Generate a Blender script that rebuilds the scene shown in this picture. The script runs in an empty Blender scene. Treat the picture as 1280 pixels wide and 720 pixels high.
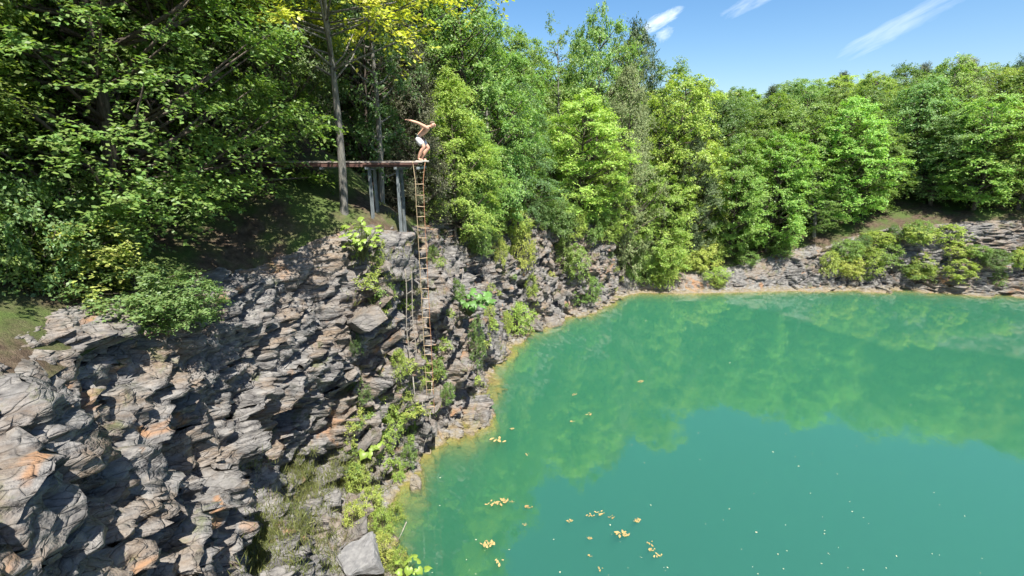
import bpy, bmesh, math, random
import numpy as np
from mathutils import Vector, Matrix, Quaternion
from mathutils.bvhtree import BVHTree

R = math.radians
SC = bpy.context.scene
COL = SC.collection
rng = np.random.default_rng(7)
random.seed(7)

# ------------------------------------------------------------------ camera, sky, sun, exposure
EYE, PITCH, FPX = 12.3, R(16.0), 600.0          # eye height over the water, tilt, focal length in 1280-px pixels
cam_d = bpy.data.cameras.new("camera")
cam_d.sensor_width = 36.0
cam_d.lens = 36.0 * FPX / 1280.0
cam_d.clip_start, cam_d.clip_end = 0.1, 3000.0
cam = bpy.data.objects.new("camera", cam_d)
COL.objects.link(cam)
cam.location = (0, 0, EYE)
cam.rotation_euler = (math.pi / 2 - PITCH, 0, 0)
SC.camera = cam

SUN_AZ, SUN_EL = R(157.0), R(61.0)             # azimuth clockwise from +Y (the view), elevation
sun_dir = Vector((math.sin(SUN_AZ) * math.cos(SUN_EL), math.cos(SUN_AZ) * math.cos(SUN_EL), math.sin(SUN_EL)))
sun_d = bpy.data.lights.new("sun", "SUN")
sun_d.energy, sun_d.angle, sun_d.color = 5.0, R(0.53), (1.0, 0.955, 0.88)
sun = bpy.data.objects.new("sun", sun_d)
COL.objects.link(sun)
sun.location = (0, 0, 60)
sun.rotation_euler = (-sun_dir).to_track_quat('-Z', 'Y').to_euler()

world = bpy.data.worlds.new("World")
SC.world = world
world.use_nodes = True
SKY_STRENGTH = 0.079
SC.view_settings.view_transform = 'Standard'
SC.view_settings.look = 'None'
SC.view_settings.gamma = 1.0
SC.view_settings.exposure = 1.3
SC.cycles.max_bounces = 5
SC.cycles.diffuse_bounces = 2
SC.cycles.volume_bounces = 2
SC.cycles.use_adaptive_sampling = True
SC.cycles.adaptive_threshold = 0.025
SC.cycles.glossy_bounces = 3
SC.cycles.transmission_bounces = 5
SC.cycles.transparent_max_bounces = 8
SC.cycles.use_denoising = True


def pix_ray(px, py):
    x, v = (px - 640) / FPX, (360 - py) / FPX
    return Vector((x, math.cos(PITCH) + v * math.sin(PITCH), -math.sin(PITCH) + v * math.cos(PITCH)))


def on_z(px, py, z):
    d = pix_ray(px, py)
    return Vector((0, 0, EYE)) + d * ((z - EYE) / d.z)


def on_y(px, py, y):
    d = pix_ray(px, py)
    return Vector((0, 0, EYE)) + d * (y / d.y)


# ------------------------------------------------------------------ node helpers
def new_mat(name):
    m = bpy.data.materials.new(name)
    m.use_nodes = True
    nt = m.node_tree
    nt.nodes.clear()
    return m, nt


def N(nt, kind, **kw):
    n = nt.nodes.new(kind)
    for k, v in kw.items():
        if k.startswith('i_'):
            n.inputs[k[2:].replace('_', ' ')].default_value = v
        else:
            setattr(n, k, v)
    return n


def ramp(nt, src, stops, interp='LINEAR'):
    r = nt.nodes.new('ShaderNodeValToRGB')
    r.color_ramp.interpolation = interp
    el = r.color_ramp.elements
    while len(el) > 1:
        el.remove(el[-1])
    el[0].position, el[0].color = stops[0][0], (*stops[0][1], 1)
    for p, c in stops[1:]:
        e = el.new(p)
        e.color = (*c, 1)
    nt.links.new(src, r.inputs[0])
    return r.outputs[0]


def mixc(nt, fac, a, b, mode='MIX'):
    m = nt.nodes.new('ShaderNodeMix')
    m.data_type, m.blend_type = 'RGBA', mode
    m.clamp_factor = True
    for sock, val in ((m.inputs[0], fac), (m.inputs[6], a), (m.inputs[7], b)):
        if isinstance(val, bpy.types.NodeSocket):
            nt.links.new(val, sock)
        elif isinstance(val, tuple):
            sock.default_value = (*val, 1)
        else:
            sock.default_value = val
    return m.outputs[2]


def math_n(nt, op, a, b=0.0, c=0.0, clamp=False):
    m = nt.nodes.new('ShaderNodeMath')
    m.operation, m.use_clamp = op, clamp
    for k, v in enumerate((a, b, c)):
        if isinstance(v, bpy.types.NodeSocket):
            nt.links.new(v, m.inputs[k])
        else:
            m.inputs[k].default_value = v
    return m.outputs[0]


def noise(nt, vec, scale, detail=4, rough=0.55, dist=0.0):
    n = N(nt, 'ShaderNodeTexNoise')
    n.inputs['Scale'].default_value = scale
    n.inputs['Detail'].default_value = detail
    n.inputs['Roughness'].default_value = rough
    n.inputs['Distortion'].default_value = dist
    if vec is not None:
        nt.links.new(vec, n.inputs['Vector'])
    return n.outputs['Fac']


def finish(nt, color, rough=0.85, bump=None, bump_s=0.3, bump_d=0.02, spec=0.3, extra=None):
    p = N(nt, 'ShaderNodeBsdfPrincipled')
    if isinstance(color, tuple):
        p.inputs['Base Color'].default_value = (*color, 1)
    else:
        nt.links.new(color, p.inputs['Base Color'])
    p.inputs['Roughness'].default_value = rough
    p.inputs['Specular IOR Level'].default_value = spec
    if bump is not None:
        b = N(nt, 'ShaderNodeBump')
        b.inputs['Strength'].default_value = bump_s
        b.inputs['Distance'].default_value = bump_d
        nt.links.new(bump, b.inputs['Height'])
        nt.links.new(b.outputs[0], p.inputs['Normal'])
    o = N(nt, 'ShaderNodeOutputMaterial')
    nt.links.new(p.outputs[0], o.inputs[0])
    return p


# ------------------------------------------------------------------ sky
def build_world():
    nt = world.node_tree
    nt.nodes.clear()
    out = N(nt, 'ShaderNodeOutputWorld')
    bg = N(nt, 'ShaderNodeBackground')
    bg.inputs[1].default_value = SKY_STRENGTH
    sky = N(nt, 'ShaderNodeTexSky', sky_type='NISHITA', sun_disc=False)
    sky.sun_elevation, sky.sun_rotation = SUN_EL, SUN_AZ
    sky.altitude, sky.air_density, sky.dust_density, sky.ozone_density = 200.0, 1.0, 1.3, 1.4
    tc = N(nt, 'ShaderNodeTexCoord')
    d = tc.outputs['Generated']
    total = None
    # thin fair-weather wisps: a direction each, a stretch along the wind and a ragged edge
    for (px, py, along, across, dens, sd) in ((826, 26, 0.044, 0.014, .62, 1.7), (830, 43, 0.018, 0.012, 0.35, 4.2),
                                              (960, -10, 0.07, 0.016, 0.32, 9.0), (1130, 30, 0.10, 0.018, 0.25, 12.5)):
        c = pix_ray(px, py).normalized()
        ax = (pix_ray(px + 60, py - 32).normalized() - c)
        ax = (ax - c * ax.dot(c)).normalized()
        ay = c.cross(ax).normalized()
        sub = N(nt, 'ShaderNodeVectorMath', operation='SUBTRACT')
        nt.links.new(d, sub.inputs[0])
        sub.inputs[1].default_value = c
        vals = []
        for axis, ext in ((ax, along), (ay, across), (c, 0.3)):
            dt = N(nt, 'ShaderNodeVectorMath', operation='DOT_PRODUCT')
            nt.links.new(sub.outputs[0], dt.inputs[0])
            dt.inputs[1].default_value = axis
            vals.append(math_n(nt, 'DIVIDE', dt.outputs['Value'], ext))
        comb = N(nt, 'ShaderNodeCombineXYZ')
        nt.links.new(vals[0], comb.inputs[0]); nt.links.new(vals[1], comb.inputs[1])
        comb.inputs[2].default_value = sd
        n1 = noise(nt, comb.outputs[0], 1.3, 6, 0.62, 0.4)
        r2 = math_n(nt, 'ADD', math_n(nt, 'MULTIPLY', vals[0], vals[0]), math_n(nt, 'MULTIPLY', vals[1], vals[1]))
        r2 = math_n(nt, 'ADD', r2, math_n(nt, 'MULTIPLY', vals[2], vals[2]))
        m = math_n(nt, 'SUBTRACT', math_n(nt, 'MULTIPLY_ADD', n1, 2.4, -0.4), r2)
        m = math_n(nt, 'MULTIPLY', m, dens, clamp=True)
        total = m if total is None else math_n(nt, 'MAXIMUM', total, m)
    hsv = N(nt, 'ShaderNodeHueSaturation')
    hsv.inputs['Saturation'].default_value = 1.3
    nt.links.new(sky.outputs[0], hsv.inputs['Color'])
    colr = mixc(nt, total, hsv.outputs[0], (8.5, 8.8, 9.2))
    nt.links.new(colr, bg.inputs[0])
    nt.links.new(bg.outputs[0], out.inputs[0])


build_world()


# ------------------------------------------------------------------ numpy noise
def h3(ix, iy, iz, seed):
    n = (ix.astype(np.int64) * 374761393 + iy.astype(np.int64) * 668265263 + iz.astype(np.int64) * 2147483647 + seed * 974634777) & 0xFFFFFFFF
    n = ((n ^ (n >> 13)) * 1274126177) & 0xFFFFFFFF
    n = ((n ^ (n >> 16)) * 2246822519) & 0xFFFFFFFF
    return ((n ^ (n >> 15)) & 0xFFFFFF) / float(0xFFFFFF)


def vnoise(p, seed=0):
    i = np.floor(p).astype(np.int64)
    f = p - i
    f = f * f * (3 - 2 * f)
    out = 0
    for a in (0, 1):
        for b in (0, 1):
            for c in (0, 1):
                wgt = (f[:, 0] if a else 1 - f[:, 0]) * (f[:, 1] if b else 1 - f[:, 1]) * (f[:, 2] if c else 1 - f[:, 2])
                out = out + wgt * h3(i[:, 0] + a, i[:, 1] + b, i[:, 2] + c, seed)
    return out * 2 - 1


def fbm(p, seed=0, octv=4):
    s, a = 0, 1.0
    for k in range(octv):
        s = s + a * vnoise(p * (2 ** k), seed + k)
        a *= 0.5
    return s


def cells(p, seed=0):
    i = np.floor(p).astype(np.int64)
    best = np.full(len(p), 9.0); sec = np.full(len(p), 9.0); idv = np.zeros(len(p)); idw = np.zeros(len(p))
    for a in (-1, 0, 1):
        for b in (-1, 0, 1):
            for c in (-1, 0, 1):
                j = i + np.array([a, b, c])
                q = np.stack([h3(j[:, 0], j[:, 1], j[:, 2], seed + k) for k in (1, 2, 3)], 1) * 0.85 + 0.07
                dd = np.abs(j + q - p)
                d = 0.55 * dd.max(1) + 0.45 * np.sqrt((dd ** 2).sum(1))     # boxy blocks rather than round pebbles
                near = d < best
                sec = np.where(near, best, np.minimum(sec, d))
                idv = np.where(near, h3(j[:, 0], j[:, 1], j[:, 2], seed + 9), idv)
                idw = np.where(near, h3(j[:, 0], j[:, 1], j[:, 2], seed + 17), idw)
                best = np.where(near, d, best)
    return best, sec, idv * 2 - 1, idw * 2 - 1


# ------------------------------------------------------------------ mesh helpers
def mesh_np(name, verts, faces, smooth=False):
    """verts (n,3); faces (m,k) all of one size"""
    verts = np.asarray(verts, np.float32); faces = np.asarray(faces, np.int32)
    me = bpy.data.meshes.new(name)
    k = faces.shape[1]
    me.vertices.add(len(verts)); me.vertices.foreach_set('co', verts.ravel())
    me.loops.add(faces.size); me.loops.foreach_set('vertex_index', faces.ravel())
    me.polygons.add(len(faces))
    me.polygons.foreach_set('loop_start', np.arange(0, faces.size, k, dtype=np.int32))
    me.polygons.foreach_set('loop_total', np.full(len(faces), k, np.int32))
    if smooth:
        me.polygons.foreach_set('use_smooth', np.ones(len(faces), bool))
    me.update(calc_edges=True)
    return me


def link(name, me, mat=None, parent=None, loc=None):
    o = bpy.data.objects.new(name, me)
    if me is not None and mat is not None and not me.materials:
        me.materials.append(mat)
    COL.objects.link(o)
    if parent is not None:
        o.parent = parent
    if loc is not None:
        o.location = loc
    return o


def empty(name, loc):
    o = bpy.data.objects.new(name, None)
    o.empty_display_size = 0.3
    COL.objects.link(o)
    o.location = loc
    return o


def tag(o, label=None, cat=None, group=None, kind=None):
    if label: o['label'] = label
    if cat: o['category'] = cat
    if group: o['group'] = group
    if kind: o['kind'] = kind
    return o


class Tubes:
    """collects tapered tubes; sides-gon rings along a polyline"""
    def __init__(self):
        self.v, self.f = [], []

    def add(self, pts, radii, sides=6):
        pts = [Vector(p) for p in pts]
        base = len(self.v)
        prev = None
        for i, p in enumerate(pts):
            t = (pts[min(i + 1, len(pts) - 1)] - pts[max(i - 1, 0)]).normalized()
            if prev is None:
                u = t.orthogonal().normalized()
            else:
                u = (prev - t * prev.dot(t)).normalized()
            prev = u
            w = t.cross(u)
            for k in range(sides):
                a = 2 * math.pi * k / sides
                self.v.append(p + (u * math.cos(a) + w * math.sin(a)) * radii[i])
        for i in range(len(pts) - 1):
            for k in range(sides):
                a, b = base + i * sides + k, base + i * sides + (k + 1) % sides
                self.f.append((a, b, b + sides, a + sides))
        self.f.append(tuple(base + k for k in reversed(range(sides))))
        e = base + (len(pts) - 1) * sides
        self.f.append(tuple(e + k for k in range(sides)))

    def box(self, c, size, rot=None):
        c = Vector(c); b = len(self.v)
        for sx in (-.5, .5):
            for sy in (-.5, .5):
                for sz in (-.5, .5):
                    q = Vector((sx * size[0], sy * size[1], sz * size[2]))
                    if rot is not None:
                        q = rot @ q
                    self.v.append(c + q)
        for q in ((0, 1, 3, 2), (4, 6, 7, 5), (0, 4, 5, 1), (2, 3, 7, 6), (0, 2, 6, 4), (1, 5, 7, 3)):
            self.f.append(tuple(b + k for k in q))

    def mesh(self, name, smooth=True):
        me = bpy.data.meshes.new(name)
        me.from_pydata([tuple(p) for p in self.v], [], self.f)
        if smooth:
            me.polygons.foreach_set('use_smooth', np.ones(len(me.polygons), bool))
        me.update()
        return me


def bevelled(me, w=0.006):
    bm = bmesh.new(); bm.from_mesh(me)
    bmesh.ops.bevel(bm, geom=bm.edges[:], offset=w, segments=1, affect='EDGES', profile=0.5)
    bm.to_mesh(me); bm.free()
    return me


# ------------------------------------------------------------------ materials
def mat_rock(name, use_obj=False):
    m, nt = new_mat(name)
    g = N(nt, 'ShaderNodeNewGeometry')
    pos = g.outputs['Position']
    n1 = noise(nt, pos, 0.55, 5, 0.6, 0.6)
    n2 = noise(nt, pos, 3.2, 5, 0.62)
    n3 = noise(nt, pos, 13.0, 4, 0.6)
    mp = N(nt, 'ShaderNodeMapping')
    mp.inputs['Rotation'].default_value = (0.5, 0.45, 0.3)
    mp.inputs['Scale'].default_value = (1.0, 1.0, 6.0)
    nt.links.new(pos, mp.inputs['Vector'])
    strata = noise(nt, mp.outputs[0], 1.7, 4, 0.6)
    base = ramp(nt, n2, [(0.30, (0.052, 0.050, 0.050)), (0.46, (0.118, 0.114, 0.111)), (0.58, (0.19, 0.183, 0.173)), (0.75, (0.285, 0.272, 0.252))])
    warm = ramp(nt, n3, [(0.3, (0.12, 0.085, 0.058)), (0.6, (0.23, 0.178, 0.128)), (0.8, (0.32, 0.26, 0.20))])
    c = mixc(nt, ramp(nt, n1, [(0.46, (0, 0, 0)), (0.60, (.85, .85, .85))]), base, warm)
    c = mixc(nt, ramp(nt, strata, [(0.42, (0, 0, 0)), (0.62, (0.55, 0.55, 0.55))]), c, (0.25, 0.245, 0.235))
    # rust seams
    n4 = noise(nt, pos, 0.9, 3, 0.5, 1.2)
    c = mixc(nt, ramp(nt, n4, [(0.61, (0, 0, 0)), (0.70, (.75, .75, .75))]), c, (0.31, 0.17, 0.085))
    # dark lichen and moss films
    n5 = noise(nt, pos, 1.6, 5, 0.65, 0.5)
    c = mixc(nt, ramp(nt, n5, [(0.56, (0, 0, 0)), (0.70, (.7, .7, .7))]), c, (0.062, 0.066, 0.055))
    n6 = noise(nt, pos, 1.1, 5, 0.7, 0.4)
    c = mixc(nt, ramp(nt, n6, [(0.585, (0, 0, 0)), (0.68, (.6, .6, .6))]), c, (0.085, 0.105, 0.032))
    # the bleached band at the water's edge and the algae below it
    sx = N(nt, 'ShaderNodeSeparateXYZ'); nt.links.new(pos, sx.inputs[0])
    zw = math_n(nt, 'ADD', sx.outputs[2], math_n(nt, 'MULTIPLY', math_n(nt, 'SUBTRACT', n2, 0.5), 1.7))
    band = ramp(nt, zw, [(0.0, (.65, .65, .65)), (0.12, (.4, .4, .4)), (0.34, (0, 0, 0))])
    c = mixc(nt, band, c, (0.225, 0.185, 0.105))
    alg = ramp(nt, math_n(nt, 'MULTIPLY_ADD', sx.outputs[2], 4.0, 0.8), [(0.55, (1, 1, 1)), (0.9, (0, 0, 0))])
    c = mixc(nt, alg, c, mixc(nt, n2, (0.22, 0.17, 0.035), (0.42, 0.34, 0.10)))
    if use_obj:
        oi = N(nt, 'ShaderNodeObjectInfo')
        c = mixc(nt, 0.35, c, ramp(nt, oi.outputs['Random'], [(0.0, (0.07, 0.066, 0.062)), (0.4, (0.15, 0.14, 0.128)), (0.7, (0.20, 0.155, 0.112)), (1.0, (0.25, 0.235, 0.215))]))
    c = mixc(nt, 1.0, c, (.90, .885, .87), 'MULTIPLY')
    # fracture lines: thin soil filled seams, real relief
    vo = N(nt, 'ShaderNodeTexVoronoi', feature='DISTANCE_TO_EDGE'); vo.inputs['Scale'].default_value = 2.3
    mp2 = N(nt, 'ShaderNodeMapping'); mp2.inputs['Rotation'].default_value = (0.4, 0.5, 0.3); mp2.inputs['Scale'].default_value = (1.0, 1.3, 2.8)
    wv = N(nt, 'ShaderNodeVectorMath', operation='ADD'); nt.links.new(pos, wv.inputs[0])
    nz = N(nt, 'ShaderNodeTexNoise'); nz.inputs['Scale'].default_value = 2.0; nt.links.new(pos, nz.inputs['Vector']); sc_ = N(nt, 'ShaderNodeVectorMath', operation='SCALE'); sc_.inputs['Scale'].default_value = .3; nt.links.new(nz.outputs['Color'], sc_.inputs[0]); nt.links.new(sc_.outputs[0], wv.inputs[1])
    nt.links.new(wv.outputs[0], mp2.inputs[0]); nt.links.new(mp2.outputs[0], vo.inputs['Vector'])
    seam = ramp(nt, vo.outputs['Distance'], [(0.0, (0, 0, 0)), (0.035, (.75, .75, .75)), (0.08, (1, 1, 1))])
    c = mixc(nt, math_n(nt, 'MULTIPLY', math_n(nt, 'SUBTRACT', 1.0, seam), 0.22), c, (0.035, 0.030, 0.024))
    hgt = math_n(nt, 'ADD', math_n(nt, 'MULTIPLY', n3, .8), math_n(nt, 'MULTIPLY', strata, 1.5))
    hgt = math_n(nt, 'ADD', hgt, math_n(nt, 'MULTIPLY', seam, .5))
    finish(nt, c, 0.9, hgt, 0.75, 0.06, 0.2)
    return m


def mat_ground():
    m, nt = new_mat('forest_floor')
    g = N(nt, 'ShaderNodeNewGeometry')
    pos = g.outputs['Position']
    n1, n2, n3 = noise(nt, pos, 0.5, 4, 0.6), noise(nt, pos, 5.0, 5, 0.65), noise(nt, pos, 28.0, 3, 0.6)
    lit = ramp(nt, n2, [(0.3, (0.035, 0.025, 0.017)), (0.55, (0.085, 0.062, 0.043)), (0.75, (0.15, 0.115, 0.08))])
    gr = ramp(nt, n3, [(0.3, (0.035, 0.055, 0.015)), (0.7, (0.09, 0.125, 0.035))])
    c = mixc(nt, ramp(nt, n1, [(0.42, (0, 0, 0)), (0.58, (1, 1, 1))]), lit, gr)
    finish(nt, c, 0.95, n3, 0.7, 0.05, 0.15)
    return m


def mat_leaf(name, trans=0.43, spread=0.5, gloss=0.45):
    """leaf tissue: the thing's own colour (object colour), each leaf a little different, light shines through"""
    m, nt = new_mat(name)
    oi = N(nt, 'ShaderNodeObjectInfo')
    g = N(nt, 'ShaderNodeNewGeometry')
    hs = N(nt, 'ShaderNodeHueSaturation')
    r = g.outputs['Random Per Island']
    nt.links.new(math_n(nt, 'MULTIPLY_ADD', r, 0.045, 0.4775), hs.inputs['Hue'])
    rv = math_n(nt, 'FRACT', math_n(nt, 'MULTIPLY', r, 17.31))
    nt.links.new(math_n(nt, 'MULTIPLY_ADD', rv, spread, 1.0 - spread * 0.45), hs.inputs['Value'])
    hs.inputs['Saturation'].default_value = 0.90
    nt.links.new(oi.outputs['Color'], hs.inputs['Color'])
    p = N(nt, 'ShaderNodeBsdfPrincipled')
    p.inputs['Roughness'].default_value = gloss
    p.inputs['Specular IOR Level'].default_value = 0.35
    nt.links.new(hs.outputs[0], p.inputs['Base Color'])
    t = N(nt, 'ShaderNodeBsdfTranslucent')
    tcol = mixc(nt, 1.0, hs.outputs[0], (1.25, 1.35, 0.55), 'MULTIPLY')
    nt.links.new(tcol, t.inputs[0])
    mx = N(nt, 'ShaderNodeMixShader'); mx.inputs[0].default_value = trans
    nt.links.new(p.outputs[0], mx.inputs[1]); nt.links.new(t.outputs[0], mx.inputs[2])
    o = N(nt, 'ShaderNodeOutputMaterial'); nt.links.new(mx.outputs[0], o.inputs[0])
    return m


def mat_bark(name, lo, hi):
    m, nt = new_mat(name)
    tc = N(nt, 'ShaderNodeTexCoord')
    mp = N(nt, 'ShaderNodeMapping'); mp.inputs['Scale'].default_value = (9, 9, 1.6)
    nt.links.new(tc.outputs['Object'], mp.inputs[0])
    n1 = noise(nt, mp.outputs[0], 2.2, 5, 0.65, 0.4)
    finish(nt, ramp(nt, n1, [(0.32, lo), (0.68, hi)]), 0.9, n1, 0.8, 0.03, 0.2)
    return m


def mat_simple(name, lo, hi, scale=14.0, rough=0.8, stretch=(1, 1, 1), metallic=0.0, bump=0.3, spec=0.3):
    m, nt = new_mat(name)
    tc = N(nt, 'ShaderNodeTexCoord')
    mp = N(nt, 'ShaderNodeMapping'); mp.inputs['Scale'].default_value = stretch
    nt.links.new(tc.outputs['Object'], mp.inputs[0])
    oi = N(nt, 'ShaderNodeObjectInfo')
    n1 = noise(nt, mp.outputs[0], scale, 5, 0.62, 0.2)
    v = math_n(nt, 'ADD', n1, math_n(nt, 'MULTIPLY_ADD', oi.outputs['Random'], 0.24, -0.12))
    p = finish(nt, ramp(nt, v, [(0.3, lo), (0.7, hi)]), rough, n1, bump, 0.01, spec)
    p.inputs['Metallic'].default_value = metallic
    return m


M_ROCK = mat_rock('quarry_rock')
M_BLOCK = mat_rock('broken_rock', True)
M_GROUND = mat_ground()
M_LEAF = mat_leaf('broad_leaf')
M_NEEDLE = mat_leaf('cedar_spray', 0.15, 0.6, 0.6)
M_BIGLEAF = mat_leaf('large_leaf', 0.34, 0.35, 0.4)
M_GRASS = mat_leaf('grass_blade', 0.3, 0.7, 0.55)
M_BARK = mat_bark('bark_brown', (0.04, 0.031, 0.024), (0.14, 0.115, 0.092))
M_PALE = mat_bark('bark_pale', (0.075, 0.07, 0.06), (0.22, 0.21, 0.185))
M_TWIG = mat_bark('dead_twig', (0.20, 0.18, 0.15), (0.42, 0.39, 0.34))

# ------------------------------------------------------------------ the quarry: shoreline swept with a cliff profile
# shore x, y | talus reach, talus height | cliff setback, cliff top height | slope of the ground behind
ST = [
    (34, .4, .6, .5, 1.2, 10.2, .12), (20, .5, .6, .5, 1.0, 10.4, .10), (8, .7, .6, .5, 1.0, 10.5, .08), (1.2, 1.2, .6, .5, 1.0, 10.4, .08),
    (-2.0, 4.2, 1.0, .8, 2.4, 9.6, .20), (-2.8, 8.0, 2.2, 1.7, 2.4, 9.0, .35), (-3.3, 10.3, 2.8, 1.9, 2.2, 8.8, .45),
    (-4.1, 12.6, 2.5, 1.6, 1.6, 8.6, .50), (-4.05, 14.2, 2.0, 1.2, 1.2, 8.6, .52), (-3.9, 15.5, 1.1, .8, .3, 9.0, .55),
    (-3.83, 16.9, .35, .4, -.25, 9.35, .55), (-3.5, 18.1, .3, .3, -.15, 9.35, .55), (-2.39, 18.72, .5, .3, 1.0, 8.7, .50),
    (-1.46, 19.89, .5, .4, 2.2, 8.6, .50), (-1.4, 22.2, .4, .4, 2.3, 8.4, .50), (-.57, 25.94, .5, .4, 2.3, 8.2, .50),
    (.1, 29.2, .5, .4, 2.2, 8.1, .50), (1.52, 31.65, .8, .5, 2.0, 8.0, .50), (3.02, 32.77, .6, .5, 1.8, 7.7, .50),
    (4.35, 34.68, .6, .4, 1.8, 7.3, .50), (6.18, 35.42, .5, .4, 1.6, 6.8, .50), (7.51, 37.21, .5, .4, 1.3, 6.5, .50),
    (8.84, 38.28, .4, .4, 1.0, 6.1, .45), (9.81, 40.6, .4, .3, 1.2, 3.2, .48), (11.4, 41.3, .5, .3, .7, 1.0, .52), (14.4, 41.2, .5, .3, .7, 1.0, .52),
    (20, 41.6, .5, .3, .8, 1.3, .48), (27, 42.0, .6, .4, 1.3, 3.0, .40), (36, 41.6, .6, .4, 1.6, 5.2, .34), (48, 39.5, .6, .4, 2.0, 6.6, .30),
    (58, 34, .6, .5, 2.0, 7.4, .28), (64, 25, .6, .5, 2.0, 8.2, .28), (63, 13, .6, .5, 2.0, 9.0, .28), (52, 4, .6, .5, 1.6, 9.8, .18), (43, 2.0, .6, .5, 1.4, 10.0, .15),
]
ST = np.array(ST, float)


def build_path():
    loop = np.vstack([ST, ST[:1]])
    seg = np.linalg.norm(np.diff(loop[:, :2], axis=0), axis=1)
    s = np.concatenate([[0], np.cumsum(seg)])
    L = s[-1]
    fine = np.arange(0, L, 0.05)
    cols = np.stack([np.interp(fine, s, loop[:, k]) for k in range(7)], 1)

    def smooth(a, win):
        k = max(3, int(win / 0.05)); k += 1 - k % 2
        ker = np.hanning(k + 2)[1:-1]; ker /= ker.sum()
        pad = np.vstack([a[-k:], a, a[:k]])
        return np.stack([np.convolve(pad[:, j], ker, 'same')[k:-k] for j in range(a.shape[1])], 1)
    xy = smooth(cols[:, :2], 1.1)
    par = smooth(cols[:, 2:], 1.6)
    sm = smooth(cols[:, :2], 7.0)
    tan = np.roll(sm, -1, 0) - np.roll(sm, 1, 0)
    tan /= np.linalg.norm(tan, axis=1)[:, None]
    nin = np.stack([-tan[:, 1], tan[:, 0]], 1)          # towards the land
    # dense where the photograph looks, coarse elsewhere
    i0, i1 = s[6], s[25]
    t = [0.0]
    while t[-1] < L - 0.3:
        c = t[-1]
        t.append(c + (0.065 if i0 <= c <= s[24] else 0.11 if (s[2] <= c < i0 or s[24] < c < s[28]) else 0.4))
    idx = np.minimum((np.array(t) / 0.05).astype(int), len(fine) - 1)
    idx = np.concatenate([idx, idx[:1]])
    return xy[idx], par[idx], nin[idx]


PXY, PPAR, PNIN = build_path()
NT = len(PXY)


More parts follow.
